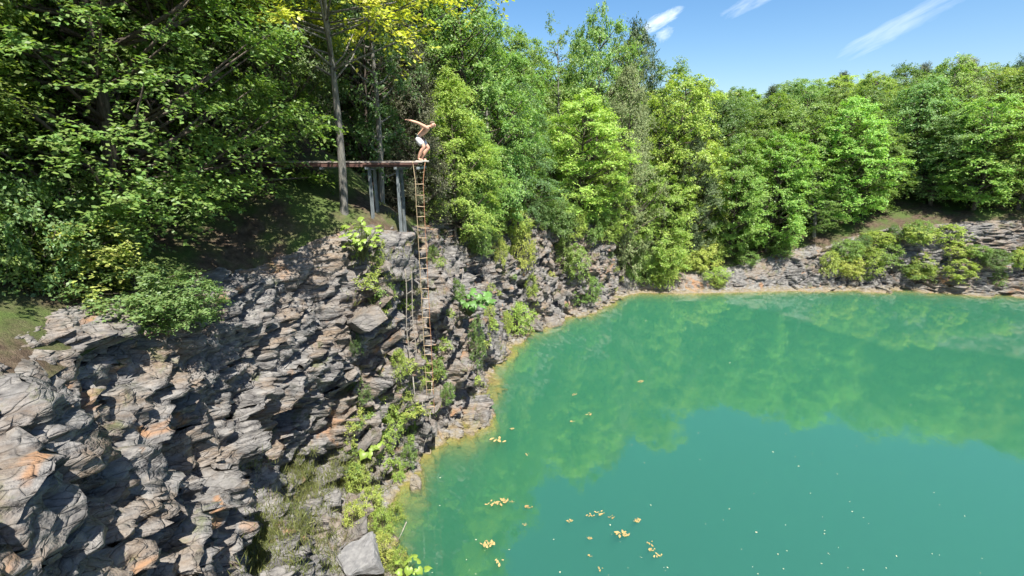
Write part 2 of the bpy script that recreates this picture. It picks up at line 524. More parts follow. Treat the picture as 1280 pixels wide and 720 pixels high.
def build_cliff():
    dout, zb, w, zt, sl = PPAR.T
    one = np.ones(NT)
    keys = [(-2.4 * one, -5.0 * one), (-1.1 * one, -1.2 * one), (-0.45 * one, -0.30 * one), (0 * one, 0.06 * one), (dout * .55, zb * .45), (dout, zb),
            (dout + w * .22, zb + (zt - zb) * .30), (dout + w * .52, zb + (zt - zb) * .62), (dout + w * .80, zb + (zt - zb) * .88),
            (dout + w, zt), (dout + w + .9, zt + .45 * (sl / .5)), (dout + w + 1.8, zt + .55 * (sl / .5))]
    nrow = [6, 6, 4, 10, 10, 40, 46, 36, 16, 18, 8]
    amp_k = [.15, .25, .4, .6, .85, 1.0, 1.0, 1.0, .9, .55, .25, .1]
    rows, amps = [], []
    for k in range(len(nrow)):
        for j in range(nrow[k] + (1 if k == len(nrow) - 1 else 0)):
            f = j / nrow[k]
            n_ = keys[k][0] * (1 - f) + keys[k + 1][0] * f
            z_ = keys[k][1] * (1 - f) + keys[k + 1][1] * f
            rows.append((n_, z_)); amps.append(amp_k[k] * (1 - f) + amp_k[k + 1] * f)
    NR = len(rows)
    P = np.zeros((NR, NT, 3))
    for r, (n_, z_) in enumerate(rows):
        P[r, :, 0] = PXY[:, 0] + PNIN[:, 0] * n_
        P[r, :, 1] = PXY[:, 1] + PNIN[:, 1] * n_
        P[r, :, 2] = z_
    amp = np.repeat(np.array(amps)[:, None], NT, 1).ravel()
    lowbank = np.clip((np.repeat(zt[None], NR, 0).ravel() - 0.8) / 4.0, 0.25, 1.0)
    p = P.reshape(-1, 3)
    # bedding planes dip to the right and towards the water
    zn = Vector((-0.46, -0.34, 0.82)).normalized(); xn = Vector((1, 0.25, 0)); xn = (xn - zn * xn.dot(zn)).normalized(); yn = zn.cross(xn)
    B = np.array([xn, yn, zn])
    q = p @ B.T + 0.35 * np.stack([fbm(p * .6, 31, 3), fbm(p * .6, 41, 3), fbm(p * .6, 51, 3)], 1)
    _, _, c0, e0 = cells(q * [1 / 3.3, 1 / 2.5, 1 / 1.5], 3)
    f1, s1, c1, e1 = cells(q * [1 / 1.5, 1 / 1.1, 1 / 0.46], 13)
    f2, s2, c2, e2 = cells(q * [1 / 0.55, 1 / 0.42, 1 / 0.16], 23)
    lay = q[:, 2] / 0.46 + 0.55 * fbm(p * .35, 81, 3) + 1.3 * fbm(p * .13, 83, 2)
    li = np.floor(lay); lf = lay - li
    blk = np.floor(q[:, 0] / 1.3 + 3.7 * h3(li.astype(np.int64), li.astype(np.int64) * 0, li.astype(np.int64) * 0, 5))
    lh = h3(li.astype(np.int64), blk.astype(np.int64), li.astype(np.int64) * 0, 91) * 2 - 1
    lay2 = q[:, 2] / 0.15 + 0.8 * fbm(p * .8, 85, 2)
    l2 = np.floor(lay2); lf2 = lay2 - l2
    lh2 = h3(l2.astype(np.int64), np.floor(q[:, 0] / .5).astype(np.int64), np.floor(q[:, 1] / .6).astype(np.int64), 95) * 2 - 1
    ledge = 0.24 * lh + 0.26 * (lf - .5) + 0.09 * lh2 + 0.07 * (lf2 - .5)
    ledge *= np.clip(.75 + .9 * fbm(p * .4, 87, 2), .15, 1.4)
    jf, js, jc, _ = cells(p * [1 / 1.0, 1 / 1.0, 1 / 3.4] + .25 * np.stack([fbm(p * .5, 33, 2), fbm(p * .5, 43, 2), fbm(p * .5, 53, 2)], 1), 63)
    ledge += 0.26 * jc - 0.20 * np.clip(1 - (js - jf) / 0.07, 0, 1)
    crack = np.clip(1 - (s1 - f1) / 0.10, 0, 1)
    crack2 = np.clip(1 - (s2 - f2) / 0.10, 0, 1)
    d = 0.60 * c0 + 0.26 * c1 + 0.12 * c2 + ledge + 0.10 * fbm(p * 1.3, 5, 4) - 0.26 * crack - 0.08 * crack2
    d *= amp * lowbank
    nin3 = np.concatenate([np.repeat(PNIN[None], NR, 0).reshape(-1, 2), np.zeros((NR * NT, 1))], 1)
    out = -nin3
    p = p + out * d[:, None] * 0.95
    p[:, 2] += (0.22 * e1 + 0.10 * e2 + 0.25 * c0) * amp * lowbank * 0.55
    idx = np.arange(NR * NT).reshape(NR, NT)
    f = np.stack([idx[:-1, :-1], idx[:-1, 1:], idx[1:, 1:], idx[1:, :-1]], -1).reshape(-1, 4)
    return p, f[:, ::-1]


cl_v, cl_f = build_cliff()
cliff = link('cliff', mesh_np('cliff', cl_v, cl_f), M_ROCK)
tag(cliff, 'jagged grey quarry cliff of tilted broken strata round the green pool', None, None, 'structure')


def build_ground():
    dout, zb, w, zt, sl = PPAR.T
    sel = np.arange(0, NT, 3)
    sel[-1] = NT - 1
    steps = [0.15, .6, 1.0, 1.5, 2, 2.6, 3.3, 4, 5, 6, 7.2, 8.5, 10, 12, 14, 17, 20, 24, 28, 33, 40, 50, 70, 120, 300]
    rows = []
    for s_ in steps:
        n_ = dout + w + s_
        z = zt - .35 + .45 * min(s_, 1.0) + sl * (min(s_, 16) + 0.25 * max(0, min(s_, 45) - 16) + 0.02 * max(0, s_ - 45))
        xy = PXY + PNIN * n_[:, None]
        rows.append(np.concatenate([xy, z[:, None]], 1)[sel])
    P = np.array(rows); NR = len(rows); n = len(sel)
    p = P.reshape(-1, 3)
    k = np.repeat(np.clip(np.array(steps) / 3, .12, 1.3), n)
    p[:, 2] += 0.30 * fbm(p * .45, 61, 4) * k + 0.05 * fbm(p * 3.1, 71, 2) * np.clip(k, 0, 1)
    idx = np.arange(NR * n).reshape(NR, n)
    f = np.stack([idx[:-1, :-1], idx[:-1, 1:], idx[1:, 1:], idx[1:, :-1]], -1).reshape(-1, 4)
    return p, f[:, ::-1]


gr_v, gr_f = build_ground()
ground = link('ground', mesh_np('ground', gr_v, gr_f, True), M_GROUND)
tag(ground, 'wooded hillside floor of leaf litter and thin grass above the cliff', None, None, 'structure')

BV_C = BVHTree.FromPolygons([tuple(v) for v in cl_v.tolist()], cl_f.tolist())
BV_G = BVHTree.FromPolygons([tuple(v) for v in gr_v.tolist()], gr_f.tolist())


def ground_z(x, y):
    z = -9.0
    for b in (BV_C, BV_G):
        h = b.ray_cast(Vector((x, y, 90)), Vector((0, 0, -1)))
        if h[0] is not None:
            z = max(z, h[0].z)
    return z


def hit(px, py):
    """the point of cliff or ground seen through a pixel"""
    d = pix_ray(px, py).normalized(); best = None
    for b in (BV_C, BV_G):
        h = b.ray_cast(Vector((0, 0, EYE)), d)
        if h[0] is not None and (best is None or h[3] < best[3]):
            best = h
    return (best[0], best[1]) if best else (None, None)


# ------------------------------------------------------------------ water
def build_water():
    m, nt = new_mat('quarry_water')
    g = N(nt, 'ShaderNodeNewGeometry')
    mp = N(nt, 'ShaderNodeMapping'); mp.inputs['Scale'].default_value = (1.0, 0.7, 1.0)
    nt.links.new(g.outputs['Position'], mp.inputs[0])
    n1, n2 = math_n(nt, "MULTIPLY", noise(nt, mp.outputs[0], 3.4, 3, 0.55, 0.3), noise(nt, mp.outputs[0], 0.16, 2, 0.5)), noise(nt, mp.outputs[0], 0.5, 2, 0.5)
    b = N(nt, 'ShaderNodeBump'); b.inputs['Strength'].default_value = 0.07; b.inputs['Distance'].default_value = 0.06
    nt.links.new(math_n(nt, 'ADD', n1, n2), b.inputs['Height'])
    # Schlick reflectance, the same from above and from below
    dt = N(nt, 'ShaderNodeVectorMath', operation='DOT_PRODUCT')
    nt.links.new(b.outputs[0], dt.inputs[0]); nt.links.new(g.outputs['Incoming'], dt.inputs[1])
    graze = math_n(nt, 'SUBTRACT', 1.0, math_n(nt, 'ABSOLUTE', dt.outputs['Value']), clamp=True)
    refl = math_n(nt, 'MULTIPLY_ADD', math_n(nt, 'POWER', graze, 5.0), 0.77, 0.23, clamp=True)
    gl = N(nt, 'ShaderNodeBsdfGlossy'); gl.inputs['Roughness'].default_value = 0.03
    nt.links.new(b.outputs[0], gl.inputs['Normal'])
    tr = N(nt, 'ShaderNodeBsdfTransparent')
    mx = N(nt, 'ShaderNodeMixShader')
    nt.links.new(refl, mx.inputs[0]); nt.links.new(tr.outputs[0], mx.inputs[1]); nt.links.new(gl.outputs[0], mx.inputs[2])
    va = N(nt, 'ShaderNodeVolumeAbsorption')
    va.inputs['Color'].default_value = (0.155, 0.55, 0.355, 1); va.inputs['Density'].default_value = 1.1
    vs = N(nt, 'ShaderNodeVolumeScatter')
    vs.inputs['Color'].default_value = (0.155, 0.55, 0.355, 1); vs.inputs['Density'].default_value = 1.1
    vs.inputs['Anisotropy'].default_value = 0.0
    ad = N(nt, 'ShaderNodeAddShader')
    nt.links.new(va.outputs[0], ad.inputs[0]); nt.links.new(vs.outputs[0], ad.inputs[1])
    o = N(nt, 'ShaderNodeOutputMaterial')
    nt.links.new(mx.outputs[0], o.inputs['Surface']); nt.links.new(ad.outputs[0], o.inputs['Volume'])
    t = Tubes()
    t.box((28, 21, -3.0), (88, 48, 6.0))
    w = link('water', t.mesh('water', False), m)
    tag(w, 'still murky emerald water filling the quarry pool', None, None, 'structure')
    # the silt the light reaches through the murk
    m2, nt2 = new_mat('silt_cloud')
    g2 = N(nt2, 'ShaderNodeNewGeometry')
    k1 = noise(nt2, g2.outputs['Position'], 0.22, 4, 0.55, 0.8)
    c = ramp(nt2, k1, [(0.3, (0.052, 0.125, 0.075)), (0.7, (0.072, 0.155, 0.092))])
    finish(nt2, c, 1.0, None, spec=0.0)
    me = mesh_np('pool_bed', [(-9, 1, -4.6), (66, 1, -4.6), (66, 43.5, -4.6), (-9, 43.5, -4.6)], [(0, 1, 2, 3)])
    tag(link('pool_bed', me, m2), 'pale green silt bed under the murky water', None, None, 'structure')


build_water()


# ------------------------------------------------------------------ broken rock pieces on the cliff
def rock_mesh(name, rs, slab=0.55):
    bm = bmesh.new()
    for sx in (-1, 1):
        for sy in (-1, 1):
            for sz in (-1, 1):
                for _ in range(3):
                    bm.verts.new((sx * rs.uniform(.25, 1.0), sy * rs.uniform(.25, .95), sz * rs.uniform(.4, 1.0) * slab))
    r = bmesh.ops.convex_hull(bm, input=bm.verts)
    bmesh.ops.delete(bm, geom=[e for e in r['geom_interior'] if isinstance(e, bmesh.types.BMVert)], context='VERTS')
    me = bpy.data.meshes.new(name)
    bm.to_mesh(me); bm.free()
    me.materials.append(M_BLOCK)
    return me


def build_blocks():
    rs = random.Random(5)
    protos = [rock_mesh('rock', rs, rs.uniform(.3, .7)) for _ in range(14)]
    zn = Vector((-0.46, -0.34, 0.82)).normalized(); xn = Vector((1, 0.25, 0)); xn = (xn - zn * xn.dot(zn)).normalized(); yn = zn.cross(xn)
    BQ = Matrix((xn, yn, zn)).transposed().to_quaternion()
    n = 0; tries = 0
    while n < 130 and tries < 6000:
        tries += 1
        px, py = rs.uniform(425, 842), rs.uniform(280, 690)
        p, nor = hit(px, py)
        if p is None or p.z < 0.05 or p.z > 9.0 or BV_C.find_nearest(p)[3] > 0.02:
            continue
        if 492 < px < 552 and py < 490: continue
        dist = p.length
        s = min(0.85, max(0.13, rs.lognormvariate(-1.75, 0.5)))
        if dist > 28: s *= 1.25
        if p.z < 0.5: s *= 0.75
        o = link('rock', rs.choice(protos), None, cliff)
        o.location = p - Vector(nor) * s * 0.42
        o.rotation_mode = 'QUATERNION'
        o.rotation_quaternion = Quaternion((rs.gauss(0, 1), rs.gauss(0, 1), rs.gauss(0, 1)), rs.gauss(0, 0.2)) @ BQ @ Quaternion((0, 0, 1), rs.uniform(0, 6.28))
        o.scale = (s * rs.uniform(.9, 1.9), s * rs.uniform(.7, 1.2), s * rs.uniform(.5, 1.0))
        n += 1


build_blocks()


M_PALEROCK = mat_simple('pale_grey_rock', (.10, .10, .102), (.20, .197, .192), 4, .9, bump=.9)


def boulder(name, loc, scale, rot, label, seed, mat=M_BLOCK):
    rs = random.Random(seed)
    bm = bmesh.new()
    for k in range(26):
        v = Vector((rs.uniform(-1, 1), rs.uniform(-1, 1), rs.uniform(-1, 1)))
        v = Vector([math.copysign(abs(c) ** .6, c) for c in v])
        bm.verts.new(v)
    r = bmesh.ops.convex_hull(bm, input=bm.verts)
    bmesh.ops.delete(bm, geom=[e for e in r['geom_interior'] if isinstance(e, bmesh.types.BMVert)], context='VERTS')
    bmesh.ops.bevel(bm, geom=bm.edges[:], offset=0.05, segments=1, affect='EDGES')
    bmesh.ops.triangulate(bm, faces=bm.faces[:])
    bmesh.ops.subdivide_edges(bm, edges=bm.edges[:], cuts=3, use_grid_fill=True)
    co = np.array([tuple(v.co) for v in bm.verts])
    dd = .10 * fbm(co * 1.6, seed, 3) + .07 * cells(co * [1.5, 1.5, 3.0], seed)[2]
    for v, d_ in zip(bm.verts, dd):
        v.co *= 1 + float(d_)
    me = bpy.data.meshes.new(name); bm.to_mesh(me); bm.free()
    o = link(name, me, mat)
    o.location, o.scale, o.rotation_euler = loc, scale, rot
    tag(o, label, 'rock')
    return o


# ------------------------------------------------------------------ foliage
def leaf_quads(pos, nrm, along, L, W, fold=0.0):
    """diamond leaves; pos = leaf base"""
    n = len(pos)
    nrm = nrm / np.linalg.norm(nrm, axis=1)[:, None]
    along = along - nrm * (along * nrm).sum(1)[:, None]
    along /= np.linalg.norm(along, axis=1)[:, None] + 1e-9
    side = np.cross(nrm, along)
    L = L[:, None]; W = W[:, None]
    v = np.empty((n, 4, 3))
    v[:, 0] = pos
    v[:, 1] = pos + along * L * .45 + side * W * .5 + nrm * W * fold
    v[:, 2] = pos + along * L
    v[:, 3] = pos + along * L * .5 - side * W * .5 + nrm * W * fold
    f = np.arange(n * 4).reshape(n, 4)
    return v.reshape(-1, 3), f


def unit(a):
    return a / (np.linalg.norm(a, axis=1)[:, None] + 1e-9)


def spray_leaves(centers, radii, outward, g, twigs=12, per=14, leaf=0.2, droop=0.25, flat=0.6, aspect=.55, jitter=.55, upbias=.9):
    """every clump is a burst of twigs with leaves to both sides of them"""
    nC = len(centers)
    d = g.normal(size=(nC, twigs, 3)); d[..., 2] *= flat
    d = d / np.linalg.norm(d, axis=2)[..., None]
    d = d + outward[:, None, :] * 0.55 + np.array([0, 0, .12])
    d /= np.linalg.norm(d, axis=2)[..., None]
    tl = radii[:, None] * g.uniform(.55, 1.15, (nC, twigs))
    s = (np.arange(per) + g.uniform(0, 1, (nC, twigs, per))) / per
    s = s ** .75
    pos = centers[:, None, None, :] + d[:, :, None, :] * (tl[:, :, None] * s)[..., None]
    pos[..., 2] -= droop * (tl[:, :, None] * s ** 2)
    pos += g.normal(size=pos.shape) * leaf * .35
    sgn = np.where(g.random((nC, twigs, per)) < .5, -1., 1.)
    up = np.array([0, 0, 1.0])
    sd = np.cross(np.broadcast_to(d[:, :, None, :], pos.shape), up)
    along = sd * sgn[..., None] + d[:, :, None, :] * .7 + g.normal(size=pos.shape) * .45
    along[..., 2] -= .25
    nr = up * upbias + g.normal(size=pos.shape) * jitter + outward[:, None, None, :] * .55
    L = leaf * g.uniform(.6, 1.25, pos.shape[:3]); W = L * aspect * g.uniform(.8, 1.2, pos.shape[:3])
    return leaf_quads(pos.reshape(-1, 3), nr.reshape(-1, 3), along.reshape(-1, 3), L.ravel(), W.ravel(), .12)


PROTO = {}


def make_tree(key, seed, H, rad, base, n_clumps, shape, clump, twigs, per, leaf, mat, bark, trunk_r=None, droop=.25, flat=.6, upbias=.9, aspect=.55, lean=.0, fill=.55):
    g = np.random.default_rng(seed)
    rs = random.Random(seed)
    tb = Tubes()
    tr = trunk_r or H * .011 + .03
    spine = []
    ax, ay = rs.uniform(-1, 1) * .05 * H + lean * H, rs.uniform(-1, 1) * .05 * H
    for k in range(8):
        f = k / 7
        spine.append(Vector((ax * f * f + math.sin(f * 5 + seed) * .012 * H, ay * f * f + math.cos(f * 4 + seed) * .012 * H - .012 * H * math.cos(seed), H * .93 * f)))
    tb.add([spine[0] - Vector((0, 0, .5))] + spine, [tr * 1.5] + [max(.012, tr * (1.18 - f / 7 * 1.08)) for f in range(8)], 7)
    cs, rr, ou = [], [], []
    for i in range(n_clumps):
        f = (i + rs.random()) / n_clumps
        z = base + (H - base) * f
        a = i * 2.39996 + rs.uniform(-.5, .5)
        env = rad * shape(f) * (1 + .20 * math.sin(2 * a + seed + 5 * f) + .14 * math.sin(5 * a - 9 * f + 2 * seed))
        r_ = env * math.sqrt(rs.uniform(fill * fill, 1.0)) * rs.uniform(.82, 1.12)
        fz = min(z / (H * .93), 1.0); k = min(int(fz * 7), 6); ff = fz * 7 - k
        c0 = spine[k].lerp(spine[k + 1], ff)
        cpos = Vector((c0.x + math.cos(a) * r_, c0.y + math.sin(a) * r_, z + rs.uniform(-.04, .04) * H))
        cs.append(cpos); rr.append(clump * rs.uniform(.65, 1.25) * (0.75 if f > .9 else 1)); ou.append((math.cos(a), math.sin(a), .25))
        if i % 2 == 0 or r_ > .6 * rad:
            zl = max(.1 * H, z - r_ * rs.uniform(.35, .8))
            fz = min(zl / (H * .93), .98); k = min(int(fz * 7), 6); b0 = spine[k].lerp(spine[k + 1], fz * 7 - k)
            mid = b0.lerp(cpos, .5) + Vector((0, 0, -.06 * r_ + rs.uniform(-.1, .1)))
            tb.add([b0, mid, cpos], [tr * .38 * (1.1 - fz * .6), tr * .24, .012], 5)
    cs, rr, ou = np.array([tuple(c) for c in cs]), np.array(rr), unit(np.array(ou))
    if H > 5 and leaf > .13:
        per, leaf = int(per * 1.4), leaf * .84
    v, f = spray_leaves(cs, rr, ou, g, twigs, per, leaf, droop, flat, aspect, upbias=upbias)
    crown = mesh_np('crown_' + key, v, f); crown.materials.append(mat)
    trunk = tb.mesh('trunk_' + key); trunk.materials.append(bark)
    PROTO[key] = (trunk, crown, H, rad)


oval = lambda f: max(.12, math.sin(math.pi * min(1, (f * .86 + .12))) ** .7)
dome = lambda f: max(.15, (1 - max(0, f - .35) ** 2 / .44) ** .5 * min(1, .72 + f))
cone = lambda f: max(.06, (1 - f) ** .75 * min(1, .45 + f * 3.5))
tall = lambda f: max(.14, math.sin(math.pi * (f * .8 + .14)) ** .55)
skirt = lambda f: max(.12, 1.0 - .80 * f ** 1.6)

make_tree('oak', 11, 12, 3.6, 1.6, 120, dome, 1.25, 13, 15, .21, M_LEAF, M_BARK)
make_tree('maple', 12, 11, 3.4, .9, 130, dome, 1.05, 14, 16, .20, M_LEAF, M_BARK, flat=.45)
make_tree('ash', 13, 13, 3.0, 1.2, 120, tall, 1.15, 13, 15, .20, M_LEAF, M_BARK, droop=.4)
make_tree('poplar', 14, 14, 2.5, 1.5, 110, tall, 1.0, 12, 15, .18, M_LEAF, M_PALE, flat=.8)
make_tree('locust', 15, 11, 3.6, .6, 120, skirt, 1.25, 14, 18, .16, M_LEAF, M_BARK, droop=.5, flat=.35, upbias=1.3)
make_tree('cedar', 16, 11, 2.4, .5, 170, cone, .85, 16, 16, .13, M_NEEDLE, M_BARK, droop=-.15, flat=.9, aspect=.42, upbias=.4)
make_tree('cedar_b', 17, 12, 2.9, .7, 180, oval, .85, 16, 16, .14, M_NEEDLE, M_BARK, droop=-.1, flat=.9, aspect=.42, upbias=.4)
make_tree('pine', 18, 13, 2.6, 3.5, 90, oval, 1.0, 18, 16, .17, M_NEEDLE, M_BARK, droop=.0, flat=.8, aspect=.42, upbias=.4)
make_tree('sparse', 19, 13, 1.6, 1.5, 46, tall, .95, 9, 11, .19, M_LEAF, M_PALE, flat=.9)
make_tree('overhang', 20, 13, 3.8, 6.6, 85, dome, 1.15, 12, 13, .20, M_LEAF, M_PALE, flat=.5, trunk_r=.12)
make_tree('shade', 21, 13, 3.6, 1.4, 110, oval, 1.3, 12, 14, .22, M_LEAF, M_BARK)
make_tree('fine_oak', 27, 12, 3.4, 1.2, 150, dome, 1.15, 16, 20, .135, M_LEAF, M_BARK)
make_tree('bush', 22, 2.2, 1.15, .2, 34, dome, .55, 11, 12, .12, M_LEAF, M_BARK, trunk_r=.03)
make_tree('bush_b', 23, 2.0, 1.2, .15, 40, dome, .5, 12, 12, .10, M_LEAF, M_BARK, trunk_r=.03, flat=.9, upbias=.5)
make_tree('bush_c', 24, 2.6, 1.0, .2, 30, tall, .55, 10, 12, .13, M_LEAF, M_BARK, trunk_r=.03, droop=.6)
make_tree('thicket', 25, 3.2, 1.9, .2, 60, dome, .8, 12, 13, .15, M_LEAF, M_BARK, trunk_r=.045)

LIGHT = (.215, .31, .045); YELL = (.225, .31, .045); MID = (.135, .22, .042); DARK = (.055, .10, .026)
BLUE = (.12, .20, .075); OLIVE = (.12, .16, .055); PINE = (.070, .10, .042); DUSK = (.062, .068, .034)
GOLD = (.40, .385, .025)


def plant_tree(key, x, y, h, r, color, name, label, cat='tree', group=None, rz=None, z=None, sink=.15):
    trunk, crown, H, rad = PROTO[key]
    if z is None:
        z = ground_z(x, y)
    root = empty(name, (x, y, z - sink))
    root.scale = (r / rad, r / rad, (h + sink) / H)
    root.rotation_euler.z = random.uniform(0, 6.28) if rz is None else rz
    link('trunk', trunk, None, root)
    c = link('crown', crown, None, root)
    k = random.uniform(.88, 1.12) * 1.38
    c.color = (color[0] * k * random.uniform(.92, 1.08), color[1] * k, color[2] * k, 1)
    tag(root, label, cat, group)
    return root


def tree_at(px, y, py_top, wpx, key, color, name, label, group=None, rz=None):
    """distance y comes from where it roots on the hill; the height follows from its top in the picture"""
    zz = on_y(px, 250, y)
    x = zz.x
    for _ in range(3):
        gz = ground_z(x, y)
        top = on_y(px, py_top, y)
        depth = y * math.cos(PITCH) + (EYE - gz - 4) * math.sin(PITCH)
        x = (px - 640) / FPX * depth
    h = max(3.0, top.z - gz)
    return plant_tree(key, x, y, h, wpx / 2 / FPX * depth, color, name, label, 'tree', group, rz)


# front trees of the picture, each with its own look
FRONT = [
    (566, 26.5, 95, 112, 'locust', LIGHT, 'broadleaf_tree', 'bright green tree drooping over the cliff edge right of the diver'),
    (585, 31.0, -45, 120, 'ash', MID, 'broadleaf_tree', 'tall mid green tree rising out of frame above the diver'),
    (622, 32.5, 62, 100, 'oak', (.145, .24, .05), 'broadleaf_tree', 'soft green round tree between the drooping tree and the blue green one'),
    (655, 35.2, 112, 92, 'locust', BLUE, 'broadleaf_tree', 'dull blue green tree at the middle of the cliff top'),
    (727, 38.6, 122, 112, 'maple', YELL, 'maple_tree', 'brightest yellow green round maple above the cliff'),
    (783, 42.0, 92, 76, 'cedar_b', OLIVE, 'cedar_tree', 'dark olive cedar right of the bright maple'),
    (838, 45.0, 96, 90, 'ash', LIGHT, 'broadleaf_tree', 'bright green tree at the right end of the far bank'),
    (742, 46.0, 20, 80, 'oak', (.14, .225, .045), 'broadleaf_tree', 'tallest tree on the skyline, behind the bright maple'),
    (694, 44.5, 30, 44, 'sparse', (.15, .22, .045), 'broadleaf_tree', 'thin tree with a wispy sparse top against the sky'),
    (788, 51.0, 33, 62, 'oak', (.062, .10, .042), 'pine_tree', 'dark round topped pine on the skyline under the cloud'),
    (641, 42.0, 40, 96, 'oak', MID, 'broadleaf_tree', 'mid green skyline tree left of the wispy tree'),
    (606, 38.0, 24, 50, 'sparse', PINE, 'broadleaf_tree', 'dark thin skyline tree at the left edge of the sky'),
    (700, 48.0, 85, 80, 'ash', (.155, .245, .05), 'broadleaf_tree', 'pale green tree below the wispy skyline tree'),
    (818, 50.0, 80, 70, 'poplar', (.14, .21, .055), 'broadleaf_tree', 'grey green tree just right of the dark pine'),
    (722, 49.0, 48, 66, 'oak', (.14, .22, .045), 'broadleaf_tree', 'green tree filling the skyline between the wispy and the tallest tree'),
    (766, 49.0, 50, 60, 'ash', (.13, .20, .05), 'broadleaf_tree', 'green tree between the tallest tree and the dark pine'),
    (664, 46.0, 62, 70, 'oak', (.14, .225, .05), 'broadleaf_tree', 'green tree closing the skyline left of the wispy tree'),
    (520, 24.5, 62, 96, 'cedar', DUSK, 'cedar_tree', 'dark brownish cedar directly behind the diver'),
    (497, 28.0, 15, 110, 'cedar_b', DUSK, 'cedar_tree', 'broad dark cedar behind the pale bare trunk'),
    (455, 24.0, -80, 120, 'shade', DARK, 'broadleaf_tree', 'shaded dark green tree left of the pale bare trunk'),  # shade of the wood is put into the dark leaf colour
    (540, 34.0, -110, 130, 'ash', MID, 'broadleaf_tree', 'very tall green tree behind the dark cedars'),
    (430, 30.0, -160, 150, 'shade', DARK, 'broadleaf_tree', 'deep shaded forest tree at the left edge behind the platform'),  # dark leaf colour carries the forest shade here too
    (800, 44.5, 205, 66, 'locust', (.145, .235, .05), 'broadleaf_tree', 'low leafy tree in front of the olive cedar'),
    (828, 42.9, 226, 74, 'maple', (.19, .29, .04), 'broadleaf_tree', 'low bright tree leaning over the pale far shore'),
    (690, 40.5, 165, 66, 'oak', MID, 'broadleaf_tree', 'shaded green tree left of the bright maple'),
    (762, 40.2, 190, 60, 'maple', (.21, .30, .04), 'broadleaf_tree', 'small yellow green tree on the rock spur below the cedar'),
    (596, 28.6, 165, 70, 'maple', (.175, .275, .05), 'broadleaf_tree', 'small bright tree at the cliff edge under the round tree'),
]
for (px, y, pt, wpx, key, colr, nm, lab) in FRONT:
    if key:
        tree_at(px, y, pt, wpx, key, colr, nm, lab)

# the tall tree whose golden leaves hang into the top left corner
plant_tree('overhang', -6.0, 16.9, 11.5, 4.1, GOLD, 'broadleaf_tree', 'tree with golden yellow leaves hanging into the top left above the platform', 'tree', None, 1.1)
plant_tree('sparse', -5.35, 19.8, 11.5, 1.1, DARK, 'broadleaf_tree', 'slim pale grey bare trunk standing behind the platform', 'tree', None, .4)


# the rest of the wood
SKX, SKY = [560, 590, 640, 680, 740, 770, 800, 842, 950, 1100, 1280], [-80, 0, 50, 62, 34, 40, 66, 90, 92, 70, 40]


def forest():
    rs = random.Random(21)
    placed = []
    rows = {}
    dout, zb, w, zt, sl = PPAR.T
    kinds = [('oak', MID, 3.6), ('ash', LIGHT, 3.0), ('maple', LIGHT, 3.3), ('shade', MID, 3.5), ('cedar_b', OLIVE, 2.7), ('locust', MID, 3.4), ('poplar', MID, 2.6), ('cedar', PINE, 2.4), ('ash', MID, 3.1)]
    # out to both sides of the photograph the wood goes on down to the cliff edge
    n = 0
    for tries in range(5200):
        i = rs.randrange(NT - 1)
        s_ = rs.uniform(1.6, 34)
        q = PXY[i] + PNIN[i] * (dout[i] + w[i] + s_)
        x, y = float(q[0]), float(q[1])
        if y < 4 or abs(x) > y * 1.30 + 9 or (x > 40 and y < 18):
            continue
        inside = 0.345 * y > abs(x)      # roughly the photograph's own field
        if inside and s_ < 9.0:
            continue
        if x < -4 and y < 17.5 and (x > -8.6 or y < 8):      # the clearing of the platform and the near bank
            continue
        if math.hypot(x, y) < 12.5:
            continue
        sp = 2.7 + s_ * .035 + (0.6 if inside else 0)
        if any((x - a) ** 2 + (y - b) ** 2 < sp * sp for a, b in placed):
            continue
        placed.append((x, y))
        k, c, r = kinds[rs.randrange(len(kinds))]
        h = rs.uniform(9.5, 15.0)
        if x > -3 and s_ < 6:
            h *= .75
        if inside and x > 2:
            h = min(h, 9.5)
        gz = ground_z(x, y)
        dep = y * math.cos(PITCH) + (EYE - gz - 6) * math.sin(PITCH)
        px = 640 + FPX * x / dep
        if px > 560:
            h = min(h, on_y(px, 14 + float(np.interp(px, SKX, SKY)) + rs.uniform(0, 30), y).z - gz)
            if h < 4.5:
                continue
        if x < 0 and y < 26 and k in ('oak', 'shade', 'ash', 'maple', 'poplar'):
            k = 'fine_oak'
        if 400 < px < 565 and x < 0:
            k, c, r = rs.choice((('cedar_b', DUSK, 2.8), ('cedar', DUSK, 2.5), ('shade', DARK, 3.4)))  # dark kinds and leaf colours stand in for the shade under the canopy
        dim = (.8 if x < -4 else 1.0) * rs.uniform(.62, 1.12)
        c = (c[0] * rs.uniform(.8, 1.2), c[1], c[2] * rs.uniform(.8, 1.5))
        left = x < 0
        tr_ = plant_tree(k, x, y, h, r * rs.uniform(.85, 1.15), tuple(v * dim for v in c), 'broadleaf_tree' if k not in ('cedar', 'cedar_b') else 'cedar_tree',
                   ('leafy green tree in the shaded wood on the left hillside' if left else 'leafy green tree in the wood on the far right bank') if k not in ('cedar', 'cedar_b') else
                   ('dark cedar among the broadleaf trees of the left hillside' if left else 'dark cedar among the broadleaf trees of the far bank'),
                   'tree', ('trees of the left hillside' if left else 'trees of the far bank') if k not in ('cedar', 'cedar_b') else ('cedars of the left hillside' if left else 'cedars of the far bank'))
        n += 1
        if s_ < 7.5:
            rows.setdefault((left, 'cedar' in k), []).append((px, tr_))
    for (left, ced), lst in rows.items():
        lst.sort(key=lambda t: t[0], reverse=left)
        for j, (px, tr_) in enumerate(lst):
            kind = 'dark cedar' if ced else 'leafy green tree'
            tr_['label'] = ('%s %s of the front row, counted from the platform to the left' if left else '%s %s of the front row right of the spur, counted rightward') % (ordinal(j + 1), kind)
    return n


